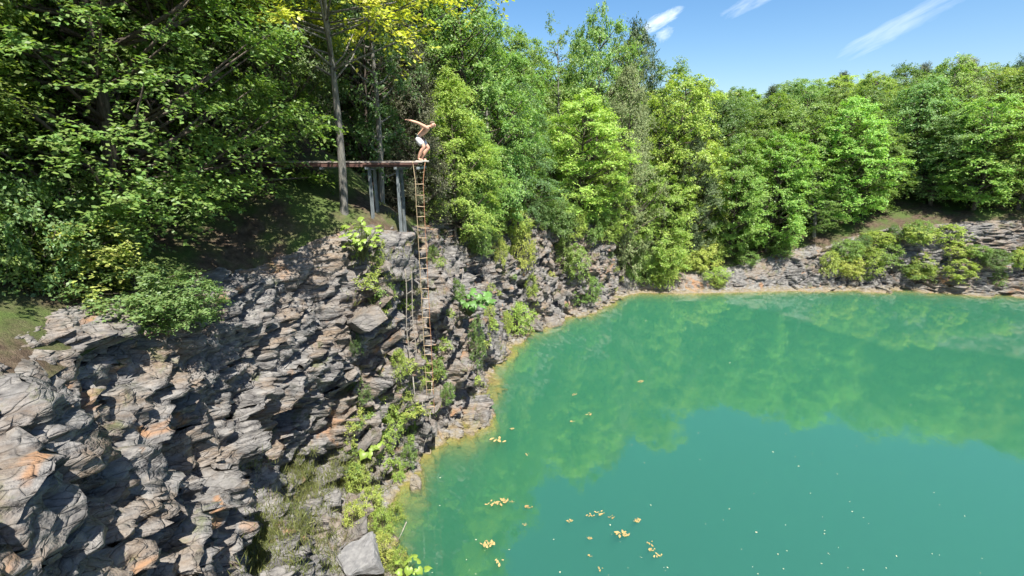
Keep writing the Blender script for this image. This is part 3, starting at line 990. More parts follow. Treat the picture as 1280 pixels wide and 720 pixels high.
def ordinal(n):
    tens = ['', '', 'twenty', 'thirty', 'forty', 'fifty', 'sixty', 'seventy', 'eighty', 'ninety']
    low = ['', 'first', 'second', 'third', 'fourth', 'fifth', 'sixth', 'seventh', 'eighth', 'ninth', 'tenth', 'eleventh', 'twelfth', 'thirteenth', 'fourteenth', 'fifteenth',
           'sixteenth', 'seventeenth', 'eighteenth', 'nineteenth', 'twentieth']
    return low[n] if n <= 20 else tens[n // 10] + ('-' + low[n % 10] if n % 10 else 'th')


N_FOREST = forest()
print('forest trees', N_FOREST)


# ------------------------------------------------------------------ shrubs on the rock
def bush_at(px, py, hpx, wpx, key, color, label, name='shrub', group=None):
    p, nor = hit(px, py)
    if p is None:
        return None
    depth = p.y * math.cos(PITCH) + (EYE - p.z) * math.sin(PITCH)
    h, r = hpx / FPX * depth, wpx / 2 / FPX * depth
    return plant_tree(key, p.x, p.y, h * .88, r * .68, color, name, label, 'shrub', group, None, p.z, .1)


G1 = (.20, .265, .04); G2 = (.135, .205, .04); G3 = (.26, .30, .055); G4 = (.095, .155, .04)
SHRUBS = [
    (652, 335, 62, 46, 'bush_b', G3, 'yellow green shrub on the cliff face above the shore bush'),
    (650, 415, 42, 46, 'bush', G1, 'leafy bush at the waterline where the shore turns'),
    (632, 415, 30, 24, 'bush_b', G1, 'small bush left of the waterline bush'),
    (724, 378, 30, 30, 'bush', G2, 'green shrub at the foot of the far cliff near the water'),
    (722, 350, 50, 40, 'bush_c', G2, 'layered shrub hanging in the dark cleft of the far cliff'),
    (788, 345, 62, 40, 'thicket', G2, 'vine covered thicket on the back of the rock spur'),
    (806, 352, 50, 48, 'thicket', G2, 'thicket on the pale far shore beside the spur'),
    (832, 352, 56, 52, 'thicket', G1, 'bright thicket on the far shore at the right edge of the photo'),
    (820, 356, 26, 40, 'bush', G1, 'low bush hanging over the pale far shore'),
    (770, 300, 40, 36, 'bush', G2, 'shrub on the crest of the rock spur'),
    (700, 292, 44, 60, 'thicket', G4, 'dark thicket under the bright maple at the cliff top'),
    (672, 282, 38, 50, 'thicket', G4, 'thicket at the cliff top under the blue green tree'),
    (742, 300, 50, 44, 'thicket', G2, 'thicket between the bright maple and the rock spur'),
    (610, 300, 56, 60, 'thicket', G2, 'thicket at the top of the gully right of the ladder'),
    (584, 292, 56, 70, 'thicket', G2, 'drooping thicket at the cliff top right of the rope ladder'),
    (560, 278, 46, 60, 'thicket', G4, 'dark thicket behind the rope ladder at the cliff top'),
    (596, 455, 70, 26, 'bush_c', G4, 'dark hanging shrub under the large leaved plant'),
    (570, 372, 26, 34, 'bush_b', G2, 'small pale shrub left of the large leaved plant'),
    (612, 398, 22, 20, 'bush_b', G3, 'yellow tuft on the slanting rock beside the water'),
    (626, 330, 36, 24, 'bush_b', G3, 'pale shrub in the dry gully below the thicket'),
    (642, 305, 40, 30, 'bush', G3, 'yellow green shrub at the top of the dry gully'),
    (560, 500, 26, 24, 'bush_b', G2, 'small shrub among slabs right of the ladder foot'),
    (548, 470, 30, 30, 'bush_c', G2, 'shrub overgrowing the rope ladder near its lower end'),
    (528, 478, 40, 28, 'bush_c', G1, 'shrub between the two ladder ends'),
    (505, 500, 50, 34, 'bush', G1, 'bright leafy vine shrub at the foot of the second ladder'),
    (492, 545, 56, 40, 'bush', G1, 'bright vine shrub on the talus below the second ladder'),
    (480, 580, 50, 40, 'bush_c', G1, 'leafy shrub lower on the talus above the shore rocks'),
    (512, 545, 44, 30, 'bush_b', G2, 'thin shrub on the rocks beside the hanging vines'),
    (500, 470, 40, 30, 'bush', G1, 'leafy vine climbing beside the lower end of the second ladder'),
    (488, 520, 44, 36, 'bush_c', G1, 'bright hanging vine between the talus shrubs'),
    (498, 598, 30, 30, 'bush_b', G1, 'low vine tangle just above the shore rocks'),
    (512, 580, 34, 24, 'bush_c', G2, 'thin leafy vine over the dark shore rocks'),
    (640, 290, 40, 60, 'thicket', G1, 'bright thicket spilling over the rock edge left of the blue green tree'),
    (686, 284, 36, 60, 'thicket', G2, 'thicket spilling over the rock edge below the shaded green tree'),
    (716, 296, 40, 50, 'thicket', G1, 'bright thicket spilling down below the maple'),
    (756, 300, 36, 50, 'thicket', G1, 'bright thicket on the saddle of the spur'),
    (602, 318, 40, 40, 'thicket', G2, 'thicket hanging into the gully right of the cliff blocks'),
    (574, 300, 36, 50, 'bush_b', G3, 'yellowish brush on the cliff top just right of the rope ladder'),
    (704, 330, 40, 26, 'bush_c', G2, 'narrow shrub in the cleft below the maple'),
    (664, 372, 34, 30, 'bush_b', G1, 'small bush on the cliff face above the tan boulder'),
    (740, 376, 34, 30, 'bush', G2, 'small bush at the foot of the spur'),
    (452, 500, 34, 40, 'bush_b', G4, 'grey green tuft on the dark left rock face'),
    (446, 440, 36, 30, 'bush_b', DARK, 'dark shrub on the shaded left rock face'),
    (540, 325, 20, 26, 'bush_b', G2, 'small weed on the ledge where the ladder meets the rock'),
    (474, 328, 16, 22, 'bush_b', G3, 'pale weed on the left rock ledge'),
    (448, 615, 44, 44, 'bush_b', G3, 'yellowish brush on the talus at the left edge'),
    (466, 640, 40, 44, 'bush_b', G3, 'yellowish brush in the middle of the talus'),
    (446, 665, 46, 46, 'bush_b', G3, 'yellowish brush just above the flat grey rock'),
    (480, 668, 40, 40, 'bush_b', G1, 'brush beside the near shore rocks'),
    (496, 650, 26, 34, 'bush_b', G1, 'small bush reaching over the water at the near shore'),
    (478, 705, 50, 46, 'bush_b', G3, 'brush to the right of the flat grey rock'),
    (498, 716, 40, 40, 'bush_b', G1, 'brush at the bottom edge under the bright leaves'),
]
for (px, py, hp, wp, key, colr, lab) in SHRUBS:
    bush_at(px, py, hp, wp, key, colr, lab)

rs_ = random.Random(78)
make_tree('weed', 26, .7, .38, .05, 12, dome, .26, 9, 9, .075, M_LEAF, M_BARK, trunk_r=.01, flat=.9, upbias=.5)
nw = 0
while nw < 60:
    px, py = rs_.uniform(440, 790), rs_.uniform(285, 600)
    p, nor = hit(px, py)
    if p is None or p.z < .4 or p.z > 9.2 or (nor.z < .25) or (505 < px < 550 and py < 460):
        continue
    sz = rs_.uniform(.2, .55)
    plant_tree('weed', p.x, p.y, sz, sz * rs_.uniform(.5, .8), rs_.choice([G1, G2, G3, G3]), 'weed', 'small green weed rooted in a crack of the cliff face', 'weed', 'weeds in the cliff cracks', None, p.z, .06)
    nw += 1
rs_ = random.Random(77)
more = []
for k in range(70):          # brush goes on along the talus and the cliff edges to both sides
    px = rs_.uniform(0, 330) if k % 2 else rs_.uniform(850, 1280)
    py = rs_.uniform(300, 715) if k % 2 else rs_.uniform(300, 358)
    p, nor = hit(px, py)
    if p is None or p.z < .15 or math.hypot(p.x, p.y) < 13:
        continue
    o = plant_tree(rs_.choice(['bush', 'bush_b', 'bush_c', 'thicket']), p.x, p.y, rs_.uniform(.8, 2.2), rs_.uniform(.6, 1.3), rs_.choice([G1, G2, G3, G4]), 'shrub',
                   'shrub', 'shrub', 'shrubs of the left bank' if k % 2 else 'shrubs of the right bank', None, p.z, .1)
    more.append((k % 2, px, o))
for side in (0, 1):
    for j, (_, px, o) in enumerate(sorted([m for m in more if m[0] == side], key=lambda m: m[1], reverse=bool(side))):
        o['label'] = ('%s shrub on the left bank, counted leftward from the ladders' if side else '%s shrub on the far right bank, counted rightward from the spur') % ordinal(j + 1)


# ------------------------------------------------------------------ grass
def build_grass():
    g = np.random.default_rng(3)
    dout, zb, w, zt, sl = PPAR.T
    pts = []
    rs = random.Random(8)
    for k in range(9000):
        px = rs.uniform(300, 500) if k % 3 == 0 else rs.uniform(438, 842)
        py = rs.uniform(560, 719) if k % 3 == 0 else rs.uniform(255, 520)
        p, nor = hit(px, py)
        if p is None or p.z < .15:
            continue
        keep = 0.75 if (p.z < 3 and p.y < 15) else (.8 if nor.z > .8 else .10)
        cl = vnoise(np.array([[p.x * .9, p.y * .9, p.z * .9]]), 4)[0]
        if rs.random() < keep * max(.15, .5 + .9 * cl):
            pts.append(tuple(p))
    c = np.array(pts)
    per = 14
    pos = np.repeat(c, per, 0) + g.normal(size=(len(c) * per, 3)) * [.10, .10, .015]
    n = len(pos)
    near = np.clip(np.linalg.norm(pos, axis=1) / 22, .7, 1.6)
    al = np.stack([g.normal(size=n) * .5, g.normal(size=n) * .5, np.ones(n)], 1)
    nr = g.normal(size=(n, 3)) * [1, 1, .2]
    L = g.uniform(.12, .38, n); W = .022 * near
    v, f = leaf_quads(pos - [0, 0, .03], nr, al, L, W, .0)
    o = link('grass', mesh_np('grass', v, f), M_GRASS)
    o.color = (.17, .19, .05, 1)
    tag(o, 'yellowish grass tufts on the ledges and the near talus', 'grass', None, 'stuff')


build_grass()


# ------------------------------------------------------------------ large leaved plants
def heart_leaf(seed):
    rs = random.Random(seed)
    rim = []
    K = 14
    for k in range(K):
        a = 2 * math.pi * k / K
        r = .5 * (1 - .16 * math.cos(a) + .05 * math.cos(3 * a)) * rs.uniform(.93, 1.07)
        if k == 0: r = .70
        if k == K // 2: r *= .62
        rim.append((r * math.cos(a), r * math.sin(a) * 1.02, -.10 * r * r * 4 * rs.uniform(.6, 1.3)))
    mid = [(x * .5, y * .5, .035 if abs(y) > .04 else .0) for x, y, z in rim]
    v = [(0, 0, 0)] + mid + rim
    f = []
    for k in range(K):
        k2 = (k + 1) % K
        f.append((0, 1 + k, 1 + k2))
        f.append((1 + k, 1 + K + k, 1 + K + k2)); f.append((1 + k, 1 + K + k2, 1 + k2))
    v = [(x + .33, y, z) for x, y, z in v]
    me = bpy.data.meshes.new('leaf')
    me.from_pydata(v, [], f); me.polygons.foreach_set('use_smooth', np.ones(len(f), bool)); me.update()
    me.materials.append(M_BIGLEAF)
    return me


HEARTS = [heart_leaf(k) for k in range(4)]


def leaf_plant(px, py, hpx, wpx, n, leaf_m, color, label, seed, base=None, name='large_leaved_plant', lean=(0, 0)):
    rs = random.Random(seed)
    if base is None:
        p, nor = hit(px, py); p = p + (Vector((0, 0, EYE)) - p).normalized() * .35 - Vector((0, 0, .05))
    else:
        p = Vector(base)
    depth = p.y * math.cos(PITCH) + (EYE - p.z) * math.sin(PITCH)
    h, r = hpx / FPX * depth, wpx / 2 / FPX * depth
    root = empty(name, p)
    st = Tubes()
    for i in range(n):
        a = i * 2.39996 + rs.uniform(-.4, .4); q = math.sqrt((i + .5) / n)
        tip = Vector((math.cos(a) * r * q + lean[0] * h, math.sin(a) * r * q * .8 + lean[1] * h, h * (.35 + .6 * rs.random()) * (1.1 - .3 * q)))
        st.add([(0, 0, -.1), tip * .5 + Vector((0, 0, .12 * h)), tip], [.014, .009, .005], 4)
        o = link('leaf', HEARTS[i % 4], None, root)
        s = leaf_m * rs.uniform(.65, 1.2)
        o.scale = (s, s, s)
        out = Vector((math.cos(a), math.sin(a), 0))
        nr = (Vector((0, 0, 1)) + out * rs.uniform(.1, .8) + Vector((rs.gauss(0, .25), rs.gauss(0, .25) - .35, 0))).normalized()
        xax = (out - nr * out.dot(nr)).normalized(); yax = nr.cross(xax)
        o.rotation_euler = Matrix((xax, yax, nr)).transposed().to_euler()
        o.location = tip
        k = rs.uniform(.85, 1.15)
        o.color = (color[0] * k, color[1] * k, color[2] * k, 1)
    link('stem', st.mesh('stem'), M_STEM, root)
    tag(root, label, 'plant')
    return root


M_STEM = mat_simple('green_stem', (.07, .09, .03), (.14, .15, .06))
BRIGHT = (.135, .29, .05); BRIGHT2 = (.25, .36, .03)
leaf_plant(587, 392, 34, 58, 60, .31, BRIGHT, 'bright green plant with large round leaves on the sunlit cliff rocks', 1)
leaf_plant(454, 322, 52, 50, 80, .16, BRIGHT2, 'bright large leaved plant at the left edge below the platform', 2)
leaf_plant(461, 566, 14, 26, 9, .26, BRIGHT2, 'few big yellow green leaves low on the dark left rocks', 3)
leaf_plant(520, 715, 26, 40, 12, .22, BRIGHT2, 'bright young leaves reaching over the water at the bottom edge', 4, base=tuple(on_z(506, 722, .35)), lean=(.35, 0))


# ------------------------------------------------------------------ boulders that stand apart
p, _ = hit(449, 706)
boulder('boulder', p + Vector((0, 0, .15)), (.62, .55, .38), (.15, -.12, .5), 'flat light grey boulder at the bottom left corner', 3, M_PALEROCK)
for (px, py, s, lab, sd) in ((604, 521, .34, 'pale rounded stone at the water edge of the point below the ladder', 6),
                             (520, 608, .36, 'pale stone at the shore below the hanging vines', 8),
                             (470, 578, .40, 'light grey block among vines on the talus', 9),
                             (690, 402, .55, 'pale boulder at the waterline of the far cliff', 10),
                             (672, 410, .50, 'tan boulder beside the waterline bush', 11)):
    p, _ = hit(px, py)
    if p is not None:
        boulder('boulder', p + Vector((0, 0, .03)), (s * 1.2, s * .9, s * .7), (.2 * sd, .1, sd), lab, sd)

# ------------------------------------------------------------------ jumping platform
M_STEEL = mat_simple('weathered_steel', (.10, .115, .118), (.26, .285, .29), 9, .6, (1, 1, .3), .35)
M_WOOD = mat_simple('grey_plank', (.13, .105, .085), (.34, .29, .25), 10, .85, (.25, 5, 5))
M_RED = mat_simple('red_stained_beam', (.07, .034, .027), (.18, .10, .082), 7, .85, (.3, 4, 4))
M_CLOTH = mat_simple('pale_mat', (.50, .46, .40), (.72, .68, .60), 12, .9)


def build_platform():
    ye, yb = 17.1, 18.4          # front and back edge
    zt = 11.93
    root = empty('jumping_platform', (-5.0, 17.6, ground_z(-5.0, 17.6)))
    o0 = root.location.copy()
    rs = random.Random(4)

    def part(name, t, mat, smooth=False, bev=.006, parent=root):
        me = t.mesh(name, smooth)
        if bev:
            bevelled(me, bev)
        o = link(name, me, mat, parent)
        if parent is root:
            o.location = -o0
        return o
    x1, x0 = -2.98, -9.6
    n = 7
    wd = (yb - ye) / n
    for k in range(n):             # boards run out to the end of the deck, their ends uneven
        yc = ye + (k + .5) * wd
        t = Tubes(); xe = x1 + rs.uniform(-.16, .02)
        t.box(((x0 + xe) / 2, yc, zt - .02 + rs.uniform(-.006, .006)), (xe - x0, wd - .015, .04))
        part('plank', t, M_WOOD)
    for k, yc in enumerate((ye + .06, yb - .06)):
        t = Tubes(); t.box(((x0 + x1) / 2 - .35, yc, zt - .115), (x1 - x0 - .3, .07, .14)); part('beam', t, M_RED)
    for xc in (-3.25, -4.03, -5.03, -6.6, -8.2):
        t = Tubes(); t.box((xc, (ye + yb) / 2, zt - .225), (.10, yb - ye + .10, .08)); part('joist', t, M_STEEL)
    t = Tubes(); t.box((-3.13, ye + .20, zt + .012), (.42, .34, .024)); part('foot_pad', t, M_CLOTH)
    t = Tubes(); t.box((-4.2, ye - .03, zt - .075), (1.9, .05, .05)); part('rail_board', t, M_RED)
    for (xc, zc) in ((-5.0, zt - .265), (-4.02, zt - .265)):
        for yc in (ye + .22, ye + .85):
            zg = ground_z(xc, yc) - .35
            p = empty('post', (0, 0, 0)); p.parent = root; p.location = -o0
            hgt = zc - zg; zm = (zc + zg) / 2
            t = Tubes(); t.box((xc, yc, zm), (.012, .12, hgt - .02)); link('web', t.mesh('web', False), M_STEEL, p)
            for s in (-1, 1):
                t = Tubes(); t.box((xc + s * .0, yc + s * .068, zm), (.085, .014, hgt)); link('flange', t.mesh('flange', False), M_STEEL, p)
            t = Tubes(); t.box((xc + .07, yc, zc + .006), (.34, .26, .03)); link('cap_plate', bevelled(t.mesh('cap_plate', False)), M_STEEL, p)
    tag(root, 'weathered plank jumping platform on steel posts high over the pool', 'platform')


build_platform()

# ------------------------------------------------------------------ ladders
M_ROPE = mat_simple('pale_rope', (.24, .175, .10), (.46, .36, .23), 20, .9)
M_RUST = mat_simple('rusty_cable', (.18, .08, .045), (.36, .18, .10), 16, .85)
M_RUNG = mat_simple('wood_rung', (.25, .18, .11), (.48, .37, .25), 12, .85)
M_GREYW = mat_simple('grey_wood', (.12, .105, .085), (.27, .24, .20), 12, .85)  # grey wood, coloured darker to imitate the shade of the cleft


RJ = random.Random(31)


def build_ladder(name, left, right, n_rungs, m_l, m_r, m_g, label, rr=.0135, rail=.0115, start=.06, tilt=.0, head=None):
    """left and right: polylines of the two side rails from the top down"""
    root = empty(name, left[-1])
    o0 = root.location.copy()
    for pts, m in ((left, m_l), (right, m_r)):
        t = Tubes(); t.add([Vector(p) - o0 for p in pts], [rail] * len(pts), 6)
        link('side_rail', t.mesh('side_rail'), m, root)

    def at(pts, f):
        f = f * (len(pts) - 1); k = min(int(f), len(pts) - 2)
        return Vector(pts[k]).lerp(Vector(pts[k + 1]), f - k)
    for i in range(n_rungs):
        f = start + (1 - start) * (i + .3) / n_rungs
        a, b = at(left, min(1, f + tilt)), at(right, f)
        b = b + Vector((0, 0, RJ.gauss(0, .018)))
        d = (b - a).normalized() * .02
        t = Tubes(); t.add([a - d - o0, b + d - o0], [rr, rr], 6)
        link('rung', t.mesh('rung'), m_g, root)
    tag(root, label, 'ladder')
    return root


def rail_points(x, y_off, z0, z1, n=26, jit=.012, seed=1, bow=0.0, dx=0.0):
    rs = random.Random(seed); out = []
    for k in range(n):
        f = k / (n - 1); z = z0 + (z1 - z0) * f
        out.append((x + dx * f + rs.gauss(0, jit), y_off + bow * math.sin(f * 3.1) + rs.gauss(0, jit), z))
    return out


def free_y(x, z, y):
    """keep a hanging rail just clear of the rock behind it"""
    h = BV_C.ray_cast(Vector((x, y - 6, z)), Vector((0, 1, 0)))
    return y if h[0] is None else min(y, h[0].y - .07)


lad_y = 16.9
for z_ in np.arange(3.4, 9.0, .25):
    for x_ in (-3.35, -3.05):
        lad_y = min(lad_y, max(16.2, free_y(x_, z_, 16.9)))
Lp = [(-3.42, 17.08, 11.93), (-3.40, 17.04, 11.80)] + rail_points(-3.335, lad_y, 11.30, 2.3, 29, .004, 1)
Rp = [(-2.99, 17.08, 11.90), (-3.01, 17.04, 11.78)] + rail_points(-3.065, lad_y, 11.30, 2.3, 29, .004, 2)
build_ladder('rope_ladder', Lp, Rp, 24, M_ROPE, M_RUST, M_RUNG, 'long rope ladder with wooden rungs hanging from the platform end', start=.068)
ly2 = 16.7
a2, b2 = on_y(506, 336, ly2), on_y(512, 468, ly2 - .35)
a3, b3 = on_y(513, 336, ly2 + .1), on_y(521, 462, ly2 - .25)
L2 = [tuple(a2.lerp(b2, k / 10) + Vector((.03 * math.sin(k * .9), 0, 0))) for k in range(11)]
R2 = [tuple(a3.lerp(b3, k / 10) + Vector((.03 * math.sin(k * .8 + 1), 0, 0))) for k in range(11)]
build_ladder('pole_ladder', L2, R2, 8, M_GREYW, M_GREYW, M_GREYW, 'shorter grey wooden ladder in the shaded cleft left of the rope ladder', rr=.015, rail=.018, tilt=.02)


# hanging vines and dead branches
def vine(name, pts, rad, label, mat=M_TWIG, cat='vine', group=None):
    pts = [Vector(p) for p in pts]
    o0 = pts[-1].copy()
    t = Tubes(); t.add([p - o0 for p in pts], [rad * (1 - .6 * k / (len(pts) - 1)) for k in range(len(pts))], 5)
    o = link(name, t.mesh(name), mat); o.location = o0
    tag(o, label, cat, group)
    return o


def px_curve(pp, lift=.12):
    out = []
    for (px, py) in pp:
        p, nor = hit(px, py)
        if p is None: continue
        d = (Vector((0, 0, EYE)) - p).normalized()
        out.append(p + d * lift)
    return out


for k, (pp, lab) in enumerate((
        ([(540, 476), (539, 500), (537, 525), (533, 548), (528, 562)], 'thin bare vine hanging straight below the rope ladder'),
        ([(526, 480), (528, 505), (527, 530), (526, 556)], 'bare vine stem beside the second ladder reaching the shore'),
        ([(516, 470), (519, 500), (522, 530), (524, 566)], 'leftmost bare vine stem running down to the shore'))):
    c = px_curve(pp, .25)
    if len(c) > 2: vine('hanging_vine', c, .022, lab)
for (pp, lab) in (
        ([(560, 325), (566, 338), (577, 345), (590, 346), (606, 341)], 'thin curved dead branch on the sunlit cliff blocks'),
        ([(583, 310), (581, 325), (579, 340), (574, 372)], 'upright thin dead stem on the sunlit cliff blocks'),
        ([(574, 363), (590, 359), (605, 357), (620, 352), (634, 349)], 'long pale dead branch above the large leaved plant'),
        ([(448, 628), (462, 620), (478, 614), (490, 606)], 'grey dead branch across the talus brush')):
    c = px_curve(pp, .14)
    if len(c) > 2: vine('dead_branch', c, .022, lab, M_TWIG, 'branch')


# ------------------------------------------------------------------ the diver
M_SKIN = mat_simple('skin', (.50, .275, .19), (.60, .35, .25), 5, .55, bump=.05)
M_SHORTS = mat_simple('swim_shorts', (.36, .365, .365), (.50, .50, .50), 6, .85)
M_HAIR = mat_simple('short_hair', (.10, .075, .05), (.24, .19, .13), 30, .8)
M_EYE = mat_simple('eye', (.03, .03, .03), (.06, .06, .06), 5, .3)


def skin_mesh(name, verts, edges, radii, root=0, sub=2):
    me = bpy.data.meshes.new(name)
    me.from_pydata(verts, edges, []); me.update()
    o = bpy.data.objects.new(name, me)
    COL.objects.link(o)
    m = o.modifiers.new('skin', 'SKIN'); m.use_smooth_shade = True; m.branch_smoothing = .6
    for k, sv in enumerate(me.skin_vertices[0].data):
        r = radii[k]
        sv.radius = r if isinstance(r, tuple) else (r, r)
        sv.use_root = (k == root)
    s = o.modifiers.new('sub', 'SUBSURF'); s.levels = s.render_levels = sub
    dg = bpy.context.evaluated_depsgraph_get()
    res = bpy.data.meshes.new_from_object(o.evaluated_get(dg))
    COL.objects.unlink(o); bpy.data.objects.remove(o)
    res.polygons.foreach_set('use_smooth', np.ones(len(res.polygons), bool))
    return res


def build_diver(loc):
    V, E, RR = [], [], []

    def add(p, r, par=None):
        V.append(tuple(p)); RR.append(r)
        if par is not None: E.append((par, len(V) - 1))
        return len(V) - 1
    pel = add((-.01, 0, .715), (.150, .128))
    wst = add((.085, 0, .80), (.140, .118), pel)
    chs = add((.22, 0, .925), (.168, .130), wst)
    upc = add((.325, 0, 1.01), (.155, .108), chs)
    nck = add((.41, 0, 1.068), .064, upc)
    jaw = add((.487, 0, 1.092), (.070, .080), nck)
    skl = add((.510, 0, 1.150), (.082, .102), jaw)
    add((.502, 0, 1.200), (.064, .080), skl)
    ends = {}
    for s, kn, an, toe in ((-1, (.215, -.145, .425), (.005, -.105, .085), (.165, -.125, .025)), (1, (.315, .150, .405), (.075, .105, .085), (.235, .125, .025))):
        hip = add((.01, s * .098, .69), (.110, .104), pel)
        mid = add(((.01 + kn[0]) / 2 + .02, (s * .095 + kn[1]) / 2, (.69 + kn[2]) / 2), .092, hip)
        k = add(kn, .066, mid)
        calf = add((kn[0] * .62 + an[0] * .38 - .025, kn[1] * .6 + an[1] * .4, kn[2] * .62 + an[2] * .38), .064, k)
        a = add(an, .038, calf)
        ft = add((an[0] + .03, an[1], .040), .036, a)
        t = add(toe, (.026, .038), ft)
    for s, el, wr in ((-1, (.08, -.33, 1.175), (-.155, -.43, 1.245)), (1, (.15, .33, 1.045), (.06, .56, 1.075))):
        sh = add((.33, s * .178, 1.035), .070, upc)
        um = add(tuple(Vector((.33, s * .178, 1.035)).lerp(Vector(el), .5)), .056, sh)
        e = add(el, .046, um)
        fm = add(tuple(Vector(el).lerp(Vector(wr), .4)), .046, e)
        w = add(wr, .027, fm)
        d = (Vector(wr) - Vector(el)).normalized()
        ends[s] = (w, Vector(wr), d)
        palm = add(tuple(Vector(wr) + d * .06), (.024, .036), w)
        ends[s] = (palm, Vector(wr) + d * .06, d)
    hands = []
    body = skin_mesh('body', V, E, RR, 0, 2)
    root = empty('person', loc)
    bo = link('body', body, M_SKIN, root)
    # fingers: short skinned chains rooted in each palm, joined into the body mesh
    bm = bmesh.new(); bm.from_mesh(body)
    for s, (idx, pc, d) in ends.items():
        side = d.cross(Vector((0, 0, 1))).normalized(); upv = side.cross(d).normalized()
        for k, (off, ln) in enumerate(((-.030, .062), (-.010, .074), (.010, .070), (.030, .055))):
            b0 = pc + side * off + d * .005
            c1 = b0 + d * ln * .55 - upv * .006; c2 = c1 + d * ln * .45 - upv * .022
            fm_ = skin_mesh('finger', [tuple(b0), tuple(c1), tuple(c2)], [(0, 1), (1, 2)], [.0095, .0088, .0075], 0, 1)
            bm.from_mesh(fm_); bpy.data.meshes.remove(fm_)
        b0 = pc - d * .03 + side * .028 * s; c1 = b0 + side * .028 * s + d * .02 - upv * .01; c2 = c1 + d * .03 + side * .008 * s - upv * .012
        fm_ = skin_mesh('thumb', [tuple(b0), tuple(c1), tuple(c2)], [(0, 1), (1, 2)], [.011, .010, .0085], 0, 1)
        bm.from_mesh(fm_); bpy.data.meshes.remove(fm_)
    # nose and ears
    for c, sz in (((0.597, 0.000, 1.120), (.020, .013, .026)), ((0.507, -0.082, 1.120), (.022, .010, .032)), ((0.507, 0.082, 1.120), (.022, .010, .032)), ((0.582, 0.000, 1.073), (.014, .024, .008))):
        r = bmesh.ops.create_icosphere(bm, subdivisions=2, radius=1)
        for v in r['verts']:
            v.co = Vector((v.co.x * sz[0], v.co.y * sz[1], v.co.z * sz[2])) + Vector(c)
    for f in bm.faces: f.smooth = True
    bm.to_mesh(body); bm.free()
    for s in (-1, 1):
        e = bmesh.new(); bmesh.ops.create_icosphere(e, subdivisions=1, radius=.011)
        me = bpy.data.meshes.new('eye'); e.to_mesh(me); e.free()
        link('eye', me, M_EYE, root, (.584, s * .034, 1.143))
    # hair: a cap over the top and back of the skull
    hb = bmesh.new(); bmesh.ops.create_uvsphere(hb, u_segments=20, v_segments=14, radius=1)
    for v in hb.verts:
        v.co = Vector((v.co.x * .100, v.co.y * .088, v.co.z * .092))
    bmesh.ops.delete(hb, geom=[v for v in hb.verts if v.co.z < .012 + .55 * max(0, v.co.x) - .25 * max(0, -v.co.x)], context='VERTS')
    hm = bpy.data.meshes.new('hair'); hb.to_mesh(hm); hb.free()
    hm.polygons.foreach_set('use_smooth', np.ones(len(hm.polygons), bool))
    ho = link('hair', hm, M_HAIR, root, (.498, 0, 1.163)); ho.rotation_euler = (0, .15, 0)
    # shorts
    SV, SE, SR = [], [], []
    def sadd(p, r, par=None):
        SV.append(p); SR.append(r)
        if par is not None: SE.append((par, len(SV) - 1))
        return len(SV) - 1
    wz = sadd((.055, 0, .775), (.156, .134)); pv = sadd((-.01, 0, .715), (.172, .150), wz)
    for s, kn in ((-1, (.215, -.145, .425)), (1, (.315, .150, .405))):
        hp = sadd((.01, s * .098, .69), (.132, .124), pv)
        md = sadd(tuple(Vector((.02, s * .10, .68)).lerp(Vector(kn), .45)), .120, hp)
        sadd(tuple(Vector((.02, s * .10, .68)).lerp(Vector(kn), .80)), .108, md)
    link('shorts', skin_mesh('shorts', SV, SE, SR, 1, 2), M_SHORTS, root)
    tag(root, 'shirtless person in pale shorts crouching with arms swept back at the platform edge', 'person')
    return root


dv = build_diver((-3.25, 17.35, 11.955))
dv.scale = (1.05, 1.05, 1.05)


# ------------------------------------------------------------------ floating leaves and flecks
M_FLOAT = mat_simple('dead_leaf', (.20, .135, .05), (.44, .33, .14), 20, .8)
M_FLECK = mat_simple('pale_fleck', (.26, .29, .19), (.42, .44, .31), 20, .8)


def float_mesh(seed, lobes):
    """a raft of dead leaves: pointed, curled, lying across each other"""
    rs = random.Random(seed); v, f = [], []
    for l in range(lobes * 3):
        a = rs.uniform(0, 6.28); L = rs.uniform(.28, .55); W = L * rs.uniform(.3, .6)
        c = Vector((rs.gauss(0, .30), rs.gauss(0, .17), rs.uniform(0, .05)))
        u = Vector((math.cos(a), math.sin(a), rs.uniform(-.05, .15))); w = Vector((-u.y, u.x, rs.uniform(-.1, .1)))
        b = len(v)
        for t_, w_, z_ in ((-.5, 0, .02), (-.15, .5, .06), (.2, .32, .05), (.5, 0, .09), (.15, -.36, .05), (-.2, -.5, .07)):
            v.append(tuple(c + u * L * t_ + w * W * w_ + Vector((0, 0, max(0, z_ * rs.uniform(0, 1))))))
        v.append(tuple(c + Vector((0, 0, .012))))
        for k in range(6):
            f.append((b + 6, b + k, b + (k + 1) % 6))
    me = bpy.data.meshes.new('floating_leaves'); me.from_pydata(v, [], f); me.update()
    me.materials.append(M_FLOAT)
    return me


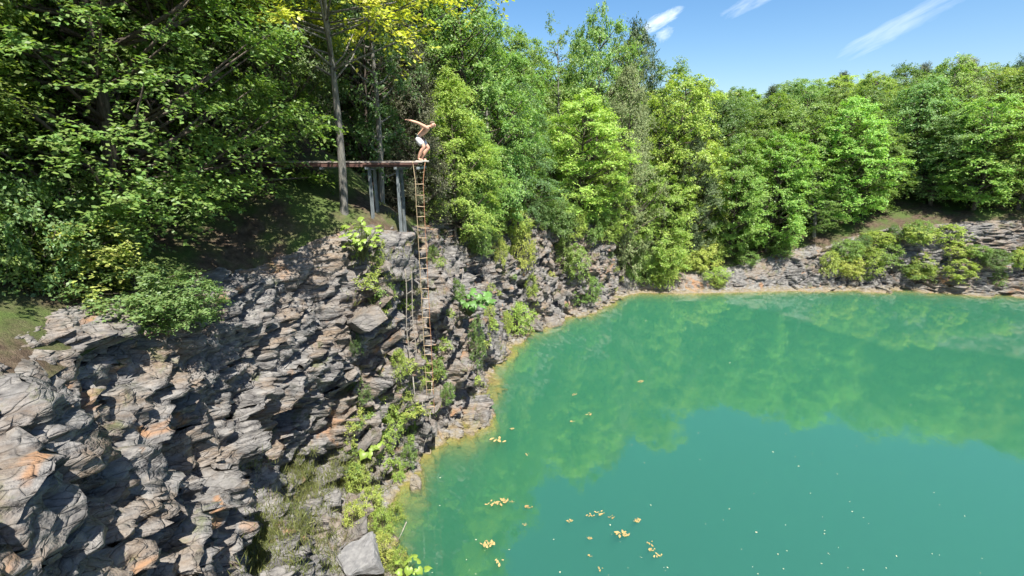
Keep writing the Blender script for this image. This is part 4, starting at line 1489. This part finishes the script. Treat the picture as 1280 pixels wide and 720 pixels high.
FL = [float_mesh(k, 2 + k % 4) for k in range(6)]
FLOATS = [(623, 550, 17, 'largest clump of yellow leaves floating nearest the ladder point'), (614, 630, 11, 'left of two brown leaf clumps floating side by side'),
          (625, 628, 13, 'right of two brown leaf clumps floating side by side'), (610, 681, 16, 'star shaped yellow leaf clump near the bottom'),
          (622, 703, 12, 'yellow leaf clump at the bottom edge'), (662, 634, 11, 'thin strip of floating leaves right of the brown pair'),
          (738, 644, 9, 'left leaf of the pair floating in the sky reflection'), (750, 642, 10, 'right leaf of the pair floating in the sky reflection'),
          (775, 667, 13, 'flat strip of leaves in the sky reflection'), (797, 651, 9, 'small leaf clump at the right of the sky reflection'),
          (812, 680, 9, 'upper leaf of the chain near the right edge'), (816, 687, 10, 'middle leaf of the chain near the right edge'),
          (822, 694, 10, 'lower leaf of the chain near the right edge'), (765, 647, 7, 'small pale leaf between the pair and the right clump'),
          (711, 651, 6, 'tiny leaf left of the floating pair'), (737, 673, 6, 'tiny leaf below the floating pair'), (749, 711, 7, 'pale leaf near the bottom centre of the water'),
          (738, 695, 6, 'pale leaf above the bottom centre leaf'), (718, 493, 6, 'pale leaf in the middle of the green water'), (737, 518, 7, 'tan leaf left of the sky reflection'),
          (800, 477, 6, 'small leaf on the far right water'), (640, 536, 5, 'small pale leaf right of the largest clump'), (658, 568, 5, 'small pale leaf in the dark green water'),
          (716, 527, 6, 'pale leaf above the reflected treetops'), (640, 627, 5, 'small pale leaf right of the brown pair'), (656, 656, 5, 'tiny yellow leaf below the leaf strip')]
for k, (px, py, w, lab) in enumerate(FLOATS):
    p = on_z(px, py, .004)
    dep = p.y * math.cos(PITCH) + EYE * math.sin(PITCH)
    o = link('floating_leaf', FL[k % 6], None)
    s = w / FPX * dep / 1.1
    o.location = p; o.scale = (s, s * 1.25, s * .8); o.rotation_euler.z = (k * 1.7) % .9 - .45 + (math.pi if k % 2 else 0)
    tag(o, lab, 'leaf', 'leaf clumps floating on the pool')


def flecks():
    g = np.random.default_rng(12)
    pts, sz = [], []
    while len(pts) < 130:
        px, py = g.uniform(300, 1280), 400 + 320 * g.random() ** .9
        p = on_z(px, py, .006)
        if p.y < 2 or p.x < -3: continue
        if vnoise(np.array([[p.x * .35, p.y * .35, 0]]), 8)[0] < g.uniform(-.6, .35): continue
        if ground_z(p.x, p.y) > -.05: continue
        pts.append(tuple(p)); sz.append(g.choice([.02, .03, .045, .07], p=[.45, .35, .15, .05]))
    n = len(pts); pos = np.array(pts); s = np.array(sz)
    a = g.uniform(0, 6.28, n)
    al = np.stack([np.cos(a), np.sin(a), np.zeros(n)], 1)
    nr = np.stack([g.normal(size=n) * .15, g.normal(size=n) * .15, np.ones(n)], 1)
    v, f = leaf_quads(pos, nr, al, s * 1.6, s, .1)
    o = link('floating_flecks', mesh_np('floating_flecks', v, f), M_FLECK)
    tag(o, 'tiny pale petals and flecks scattered over the water', 'flecks', None, 'stuff')


flecks()
# a pale bare stick standing out of the near shore water
p, _ = hit(492, 684)
q = p + Vector((.45, .1, .9))
vine('dead_stick', [q, p.lerp(q, .5) + Vector((.03, 0, 0)), p], .018, 'pale bare stick slanting over the water at the near shore', M_TWIG, 'stick')
